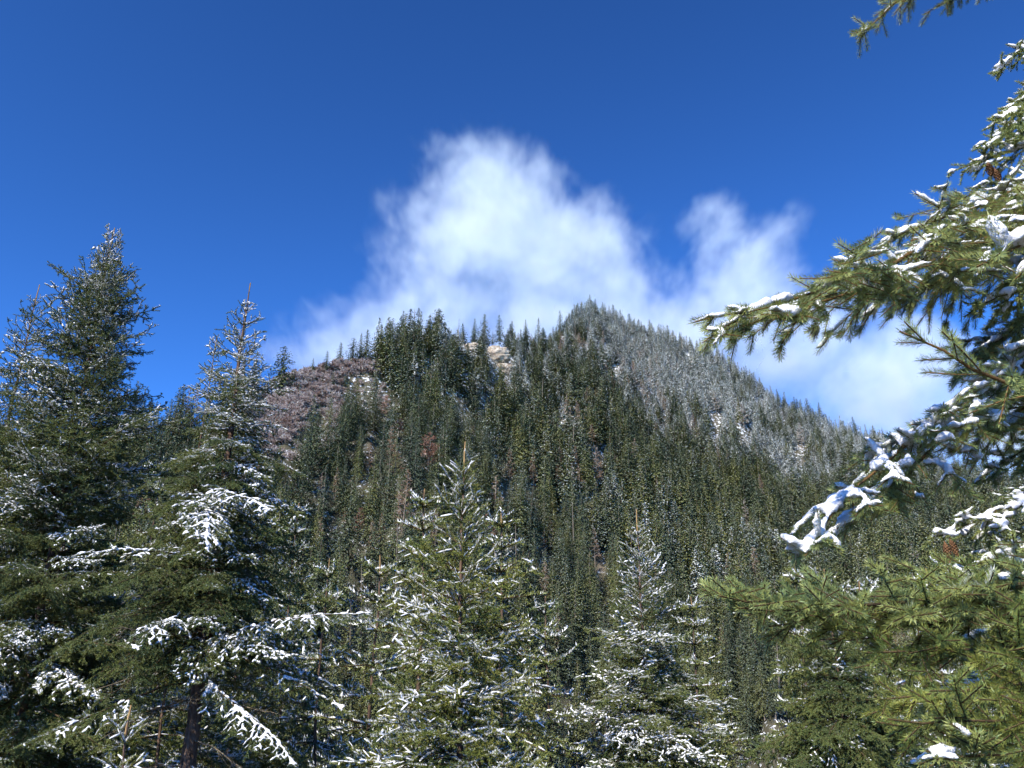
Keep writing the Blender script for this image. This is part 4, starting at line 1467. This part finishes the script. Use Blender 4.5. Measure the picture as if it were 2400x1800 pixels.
MIDS = [(2, 994, 1148, 17, "snowy spruce with pale leader close behind the left side of the middle spruce"),
        (2, 1175, 1195, 18, "snowy spruce with pale leader behind the right side of the middle spruce"),
        (1, 892, 1305, 20, "young snowy spruce left of the middle spruce, second of that row"),
        (1, 772, 1312, 24, "small snowy spruce between the trunked spruce and the middle group"),
        (1, 1278, 1400, 21, "thin spruce with tall bare leader right of the middle spruce"),
        (2, 1620, 1400, 24, "grey green spruce behind the narrow dusted spruce"),
        (1, 1862, 1325, 19, "spruce with thin leader left of the dense dark spruce"),
        (1, 2012, 1365, 18, "spruce with paired thin leaders right of the dense dark spruce"),
        (2, 2040, 1355, 21, "spruce with straw coloured leader behind the yellow green bough"),
        (1, 2215, 1300, 22, "spruce with thin leader under the small snowy branch by the right edge"),
        (1, 2170, 1335, 20, "small pale spruce beside the reddish bush near the right edge"),
        (3, 700, 1180, 27, "shaded spruce behind the snowy limb of the trunked spruce"),
        (3, 610, 1060, 26, "bushy spruce just behind the right side of the trunked spruce"),
        (3, 380, 1080, 22, "dark spruce in the gap between the two tall left trees"),
        (3, 180, 1120, 23, "shaded dark spruce behind the broad left tree"),
        (3, 20, 1080, 22, "shaded dark spruce at the left edge behind the near trees"),
        (3, 500, 1250, 21, "shaded spruce behind the lower trunk with dead twigs"),
        (2, 290, 1330, 19, "low shaded spruce under the two tall left trees"),
        (2, 90, 1380, 18, "low shaded spruce at the bottom left corner"),
        (3, 2330, 1250, 26, "grey green spruce behind the boughs at the right edge")]
for i, (k, px, py, d, lab) in enumerate(MIDS):
    put_mid(k, lab, at(px, py, d), 1.7 * i, squash=rng.uniform(0.9, 1.15))

# the tip of a seedling at the bottom left, close to the camera
build_spruce("small orange stemmed spruce tip loaded with snow at the bottom left", at(305, 1655, 9.0), 0.75, 12, -2.4,
             width_pow=0.8, snow=0.95, heavy=0.9, whorl=0.30, hang_from=2, per=5, leader=0.25, extra=0.4, style="young")


# ------------------------------------------------------------------ the near spruce on the right: boughs reach in from its trunk outside the frame
TRX, TRY = 3.7, 4.1
zg = float(terrain(np.array([TRX]), np.array([TRY]))[0])
NEAR = thing("spruce_tree", "near spruce whose snow laden boughs reach in from the right edge", "tree", (0, 0, 0))
gt, _pts = trunk_mesh(zg - 0.1, 8.5, 0.16, 0.02, 31)
for a in gt.v:
    a += np.array([TRX, TRY, 0])
link("trunk", gt.mesh("trunk", [M_BARK], True), NEAR)


def near_snow(P, Q, O, T, seed, amount, rad, patch_scale, voxel=0.0075):
    """snow pads: blobs along the exposed upper shoots, fused by a voxel remesh"""
    r = np.random.default_rng(seed)
    md = (P + Q) / 2; d = norm(Q - P)
    ok = (np.abs(d[:, 2]) < 0.85) & top_exposed(P, Q, 0.045, 0.03) & ((patchy(md, patch_scale, 90 + seed) + 0.5 < 0.30 + 0.42 * amount) | ((O == 0) & (r.random(len(P)) < amount)))
    if ok.sum() < 3:
        return None
    k = ok.sum()
    g = Geo()
    rr = rad * r.uniform(0.45, 1.25, k)
    rr = rr * np.where(O[ok] == 0, 1.35, 1.0)
    off = np.zeros((k, 3)); off[:, 2] = rr * 0.55
    add_capsules(g, P[ok] + off, Q[ok] + off, rr, rr * 0.8, seed, CAP6)
    tmp = link("snow_tmp", g.mesh("snow_tmp", [M_SNOW_NEAR], True))
    rm = tmp.modifiers.new("r", 'REMESH'); rm.mode = 'VOXEL'; rm.voxel_size = voxel; rm.use_smooth_shade = True
    sm = tmp.modifiers.new("s", 'SMOOTH'); sm.factor = 0.5; sm.iterations = 4
    dg = bpy.context.evaluated_depsgraph_get()
    me = bpy.data.meshes.new_from_object(tmp.evaluated_get(dg))
    old = tmp.data
    bpy.data.objects.remove(tmp); bpy.data.meshes.remove(old)
    n = len(me.vertices); co = np.empty(n * 3, np.float32); me.vertices.foreach_get("co", co); co = co.reshape(-1, 3)
    co += (np.stack([fbm(co[:, (k + 1) % 3] * 110 + k * 9, co[:, (k + 2) % 3] * 110 + co[:, k] * 60, 7 + k, 2) for k in range(3)], 1) * 0.010).astype(np.float32)
    co[:, 2] += 0.012 * fbm(co[:, 0] * 45, co[:, 1] * 45, 3, 3) + 0.01 * fbm(co[:, 0] * 18, co[:, 2] * 18, 5, 2)
    me.vertices.foreach_set("co", co.ravel()); me.update()
    me.name = "snow"
    me.materials.clear(); me.materials.append(M_SNOW_NEAR)
    return me


def near_bough(name_label, path, *a_, **k_):
    return bough_on(NEAR, name_label, path, *a_, **k_)


def bough_on(parent, name_label, path, seed, snow=0.0, snow_r=0.022, seg=0.088, spread=0.56, pend=0.4, max_side=0.35, nrad=0.0215, orders=2, attach=True, protos=None,
               ang=50, mat=None, patch_scale=5.0, curl=0.0, needle_from=1.8, bare=0.0, zjit=0.32, frost=0.12):
    pts = np.array([at(*p) for p in path])
    if attach is not True and attach is not False:
        pts = np.vstack([np.array(attach), pts])
    elif attach:
        a = np.array([TRX, TRY, pts[0][2] - 0.05])
        pts = np.vstack([a, pts])
    P, Q, O, T, ax, L = grow_bough(pts, seed, seg=seg, spread=spread, pend=pend, max_side=max_side, orders=orders, ang=ang, bare=bare, curl=curl, zjit=zjit)
    # leave out what lies far outside the picture
    px, py, f = project((P + Q) / 2)
    vis = (px < 2620) & (px > -100) & (f > 0.2) | (O == 0)
    P, Q, O, T = P[vis], Q[vis], O[vis], T[vis]
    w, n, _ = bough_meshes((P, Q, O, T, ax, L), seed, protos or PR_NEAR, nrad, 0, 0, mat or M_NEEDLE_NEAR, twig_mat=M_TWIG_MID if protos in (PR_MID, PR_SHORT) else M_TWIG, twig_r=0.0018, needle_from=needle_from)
    o = link("branch", w, parent)
    o.location = -parent.location
    if name_label:
        o["label"] = name_label
    c = link("needles", n, o); c["kind"] = "stuff"; c["frost"] = frost
    if snow > 0:
        s = near_snow(P, Q, O, T, seed, snow, snow_r, patch_scale, 0.014 if protos is PR_MID and parent is not NEAR else 0.0115 if protos is PR_MID else 0.0095)
        if s is not None:
            link("snow", s, o)["kind"] = "stuff"
    return o


near_bough("big drooping bough carrying snow against the cloud", [(2560, 400, 3.1), (2400, 470, 2.85), (2250, 545, 2.65), (2080, 620, 2.45), (1930, 668, 2.3), (1800, 715, 2.2), (1680, 775, 2.1)],
           1, snow=0.55, snow_r=0.013, pend=0.75, max_side=0.32, spread=0.5)
near_bough(None, [(2560, 440, 3.2), (2400, 520, 3.0), (2250, 590, 2.8), (2090, 655, 2.6), (1950, 700, 2.45), (1830, 730, 2.35), (1740, 765, 2.25)], 71, snow=0.4, snow_r=0.013, pend=1.0, max_side=0.34, spread=0.5)
near_bough(None, [(2560, 380, 3.4), (2400, 440, 3.2), (2280, 480, 3.0), (2180, 520, 2.9), (2080, 570, 2.8)], 72, snow=0.55, snow_r=0.014, pend=0.7, max_side=0.3)
near_bough(None, [(2560, 790, 3.25), (2400, 900, 3.1), (2270, 985, 2.95), (2150, 1080, 2.85), (2040, 1170, 2.75), (1960, 1240, 2.65)], 73, snow=0.5, snow_r=0.016, pend=1.1, max_side=0.26, spread=0.5, patch_scale=8.0)
near_bough(None, [(2640, 1370, 2.5), (2450, 1400, 2.4), (2250, 1425, 2.3), (2050, 1440, 2.25), (1920, 1450, 2.2), (1800, 1440, 2.15), (1730, 1425, 2.1)], 74, pend=0.4, max_side=0.22, zjit=0.5, protos=PR_SHORT, nrad=0.0175, seg=0.075)
near_bough("second limb under the big bough", [(2560, 560, 3.2), (2400, 600, 3.0), (2250, 650, 2.8), (2100, 690, 2.65)], 2, snow=0.3, snow_r=0.016, pend=0.9, max_side=0.32)
near_bough("snowless orange twig pointing left", [(2500, 960, 1.9), (2420, 925, 1.85), (2350, 890, 1.8), (2250, 850, 1.8), (2190, 815, 1.8), (2108, 776, 1.8)],
           3, pend=0.1, spread=0.55, max_side=0.17, orders=1, ang=42, seg=0.085, attach=False, needle_from=0.5)
near_bough("sloping bough under thick snow pads", [(2560, 740, 3.1), (2400, 850, 2.95), (2250, 940, 2.85), (2130, 1035, 2.7), (2010, 1140, 2.6), (1935, 1220, 2.5), (1886, 1305, 2.45)],
           4, snow=0.92, snow_r=0.0175, pend=1.0, max_side=0.23, spread=0.5, patch_scale=8.0)
near_bough(None, [(2600, 660, 3.4), (2450, 740, 3.2), (2330, 800, 3.1), (2240, 880, 3.0)], 5, snow=0.4, snow_r=0.015, pend=0.7)
near_bough(None, [(2600, 870, 3.4), (2450, 930, 3.2), (2330, 1000, 3.1), (2250, 1060, 3.0)], 6, snow=0.4, snow_r=0.015, pend=0.7)
near_bough("small distant snowy branch by the right edge", [(2600, 1110, 5.2), (2400, 1170, 5.1), (2300, 1215, 5.0), (2180, 1262, 5.0)], 7, snow=0.85, pend=0.4, max_side=0.4, protos=PR_MID, nrad=0.018)
near_bough("lower small branch by the right edge", [(2600, 1240, 5.2), (2400, 1285, 5.0), (2330, 1310, 5.0), (2235, 1345, 5.0)], 8, snow=0.5, pend=0.4, max_side=0.4, protos=PR_MID, nrad=0.018)
near_bough("branch tips hanging into the top of the frame", [(2420, -260, 3.2), (2250, -120, 3.1), (2150, -30, 3.05), (2080, 20, 3.0), (2012, 86, 3.0)], 9, snow=0.1, snow_r=0.011, pend=0.5, max_side=0.16, spread=0.38)
near_bough(None, [(2520, -200, 3.4), (2380, -90, 3.3), (2290, -40, 3.25), (2195, 16, 3.2)], 10, snow=0.1, snow_r=0.011, pend=0.5, max_side=0.2, spread=0.35)
# shaded boughs of the far side
for i, pth in enumerate([[(2620, -20, 5.2), (2480, 60, 5.1), (2400, 110, 5.0), (2340, 170, 5.0)], [(2640, 120, 5.2), (2480, 220, 5.1), (2400, 280, 5.0), (2310, 350, 4.9)],
                         [(2640, 230, 5.2), (2480, 310, 5.1), (2380, 350, 5.0), (2250, 395, 4.9)], [(2640, 340, 5.3), (2480, 400, 5.2), (2400, 430, 5.1), (2290, 440, 5.0)],
                         [(2640, 20, 5.6), (2500, 120, 5.5), (2430, 190, 5.4), (2370, 250, 5.4)], [(2640, 480, 5.0), (2480, 500, 4.9), (2380, 530, 4.8), (2300, 540, 4.8)]]):
    near_bough(None, pth, 20 + i, snow=0.55, snow_r=0.02, pend=0.7, max_side=0.32, protos=PR_MID, nrad=0.02)
for i, pth in enumerate([[(2640, 60, 4.4), (2500, 140, 4.3), (2420, 210, 4.3), (2350, 280, 4.2)], [(2640, 300, 4.3), (2500, 360, 4.2), (2420, 400, 4.2), (2330, 470, 4.1)],
                         [(2640, 420, 4.0), (2500, 450, 3.9), (2400, 500, 3.8), (2320, 560, 3.8)], [(2640, 700, 3.9), (2500, 760, 3.8), (2400, 820, 3.7), (2300, 900, 3.7)],
                         [(2640, 960, 3.8), (2500, 1000, 3.7), (2400, 1050, 3.6), (2300, 1120, 3.6)], [(2640, 620, 2.9), (2500, 650, 2.8), (2400, 680, 2.7), (2290, 720, 2.7)]]):
    near_bough(None, pth, 60 + i, snow=0.45, snow_r=0.015, pend=0.7, max_side=0.34, protos=PR_MID, nrad=0.022)
near_bough("twig end with a large ball of snow close to the lens", [(2560, 540, 1.6), (2450, 555, 1.55), (2370, 580, 1.5), (2290, 625, 1.5)], 30, snow=0.8, snow_r=0.016, pend=0.2, max_side=0.12, orders=1, seg=0.08, attach=False)
# yellow green boughs of the lower right corner, short needled, the lower ones reaching further out
Y = dict(mat=M_NEEDLE_YELLOW, zjit=0.5, protos=PR_SHORT, nrad=0.018, seg=0.072, spread=0.58)
G = dict(zjit=0.45, protos=PR_SHORT, nrad=0.0185, seg=0.072, spread=0.58)
near_bough("yellow green bough without snow across the lower right", [(2640, 1330, 2.4), (2450, 1365, 2.3), (2250, 1400, 2.2), (2050, 1415, 2.15), (1900, 1428, 2.1), (1780, 1412, 2.05), (1682, 1396, 2.0)],
           40, pend=0.3, max_side=0.22, **G)
near_bough(None, [(2640, 1420, 2.4), (2450, 1440, 2.3), (2250, 1455, 2.25), (2050, 1465, 2.2), (1930, 1475, 2.15)], 48, pend=0.7, max_side=0.24, **Y)
near_bough(None, [(2640, 1300, 2.7), (2480, 1340, 2.6), (2330, 1370, 2.5), (2180, 1385, 2.5)], 41, snow=0.3, snow_r=0.014, pend=0.5, max_side=0.28, **G)
near_bough(None, [(2640, 1470, 2.3), (2450, 1500, 2.2), (2300, 1520, 2.15), (2150, 1530, 2.1), (2030, 1530, 2.1)], 42, pend=0.6, max_side=0.26, **Y)
near_bough(None, [(2640, 1570, 2.2), (2450, 1600, 2.1), (2300, 1615, 2.0), (2180, 1630, 2.0), (2060, 1640, 2.0)], 43, pend=0.6, max_side=0.24, **Y)
near_bough(None, [(2640, 1680, 2.1), (2450, 1695, 2.0), (2300, 1700, 1.9), (2150, 1690, 1.9), (2080, 1685, 1.9)], 44, pend=0.5, max_side=0.2, **Y)
near_bough(None, [(2640, 1780, 2.1), (2450, 1785, 2.0), (2300, 1770, 1.9), (2170, 1760, 1.9)], 45, snow=0.25, snow_r=0.012, pend=0.4, max_side=0.2, **G)
near_bough(None, [(2640, 1500, 3.4), (2480, 1540, 3.4), (2340, 1580, 3.3), (2200, 1640, 3.3)], 46, snow=0.5, snow_r=0.016, pend=0.7, max_side=0.4, protos=PR_MID, nrad=0.02)
near_bough(None, [(2640, 1650, 3.6), (2480, 1700, 3.5), (2340, 1730, 3.4), (2150, 1790, 3.4)], 47, snow=0.5, snow_r=0.016, pend=0.7, max_side=0.4, protos=PR_MID, nrad=0.02)
near_bough(None, [(2640, 1400, 3.2), (2480, 1440, 3.2), (2340, 1480, 3.1), (2200, 1520, 3.1)], 49, snow=0.4, snow_r=0.016, pend=0.8, max_side=0.4, protos=PR_MID, nrad=0.02)


# limbs of the trunked spruce that stand out one by one
ax_, ay_ = TREE_A.location.x, TREE_A.location.y
LIMBS = [("long level limb under snow reaching right", [(480, 1530, 14.7), (560, 1478, 14.3), (650, 1452, 14.0), (760, 1440, 13.8), (872, 1438, 13.6)], 0.85, 1.5, 0.55),
         ("limb sloping down to the right under a line of snow", [(470, 1575, 14.7), (520, 1625, 14.2), (590, 1685, 13.8), (650, 1735, 13.5), (690, 1795, 13.3)], 0.95, 1.4, 0.6),
         ("limb with a white fan of snow at its end", [(480, 1180, 14.4), (490, 1220, 13.4), (485, 1255, 12.9), (480, 1290, 12.6)], 1.0, 0.8, 0.6),
         ("snow covered limb on the right of the crown", [(500, 1140, 14.6), (540, 1155, 13.8), (590, 1170, 13.4), (640, 1200, 13.2)], 1.0, 0.8, 0.5),
         ("limb with a snow patch low on the left", [(430, 1440, 14.5), (380, 1460, 13.6), (340, 1490, 13.0), (320, 1530, 12.8)], 0.9, 0.9, 0.5),
         ("snowy limb reaching left", [(430, 1300, 14.6), (340, 1290, 14.0), (260, 1290, 13.8), (180, 1300, 13.6)], 0.75, 0.6, 0.45),
         ("drooping green limb low on the left", [(420, 1420, 14.6), (320, 1440, 14.0), (200, 1480, 13.6), (80, 1570, 13.2)], 0.0, 1.0, 0.6),
         ("lowest green limb on the left", [(410, 1600, 14.6), (300, 1640, 14.0), (160, 1700, 13.6), (40, 1750, 13.3)], 0.2, 1.0, 0.6),
         ("thin dead limb sloping right with a little snow", [(480, 1510, 14.8), (620, 1560, 14.5), (740, 1620, 14.2), (830, 1680, 14.0)], 0.35, 1.2, 0.4)]
for i, (lab, pth, sn, pd, ms) in enumerate(LIMBS):
    z_ = at(*pth[0])[2]
    bough_on(TREE_A, lab, pth, 300 + i, snow=sn * 0.82, snow_r=0.020, seg=0.13, spread=0.45, pend=pd, max_side=ms, nrad=0.024, protos=PR_MID, mat=M_NEEDLE_OLD, patch_scale=2.2,
             attach=(ax_, ay_, z_ + 0.05), zjit=0.25, frost=0.25 + 0.3 * sn, bare=0.35)


# brown cones hanging from the near boughs
def cone_mesh():
    g = Geo(); V, F = [], []
    n = 70
    for k in range(n):
        t = k / n; a = k * 2.39996; rr = 0.0125 * math.sin(math.pi * (0.10 + 0.85 * t)) + 0.002
        z = -0.075 * t; c, s_ = math.cos(a), math.sin(a)
        b = len(V)
        V += [(rr * 0.5 * c, rr * 0.5 * s_, z + 0.006), (rr * c - 0.005 * s_, rr * s_ + 0.005 * c, z), (rr * c + 0.005 * s_, rr * s_ - 0.005 * c, z), (rr * 1.15 * c, rr * 1.15 * s_, z - 0.007)]
        F += [(b, b + 1, b + 3), (b, b + 3, b + 2)]
    g.add(np.array(V), f3=np.array(F))
    tube(g, [(0, 0, 0.012), (0, 0, -0.035), (0, 0, -0.07)], [0.003, 0.008, 0.003], 8)
    return g.mesh("cone", [bark_material("cone_scales", (0.07, 0.035, 0.018), (0.20, 0.105, 0.05), 120, 0.3, 0.002)])


CONE = cone_mesh()
for i, (px, py, d, sc) in enumerate([(2316, 385, 4.7, 1.5), (2332, 398, 4.75, 1.4), (2215, 1275, 4.9, 1.4), (2228, 1268, 4.95, 1.3)]):
    o = link("cone", CONE, NEAR); o.location = at(px, py, d); o.scale = (sc,) * 3; o.rotation_euler = (0.2 * i - 0.3, 0.15, i)
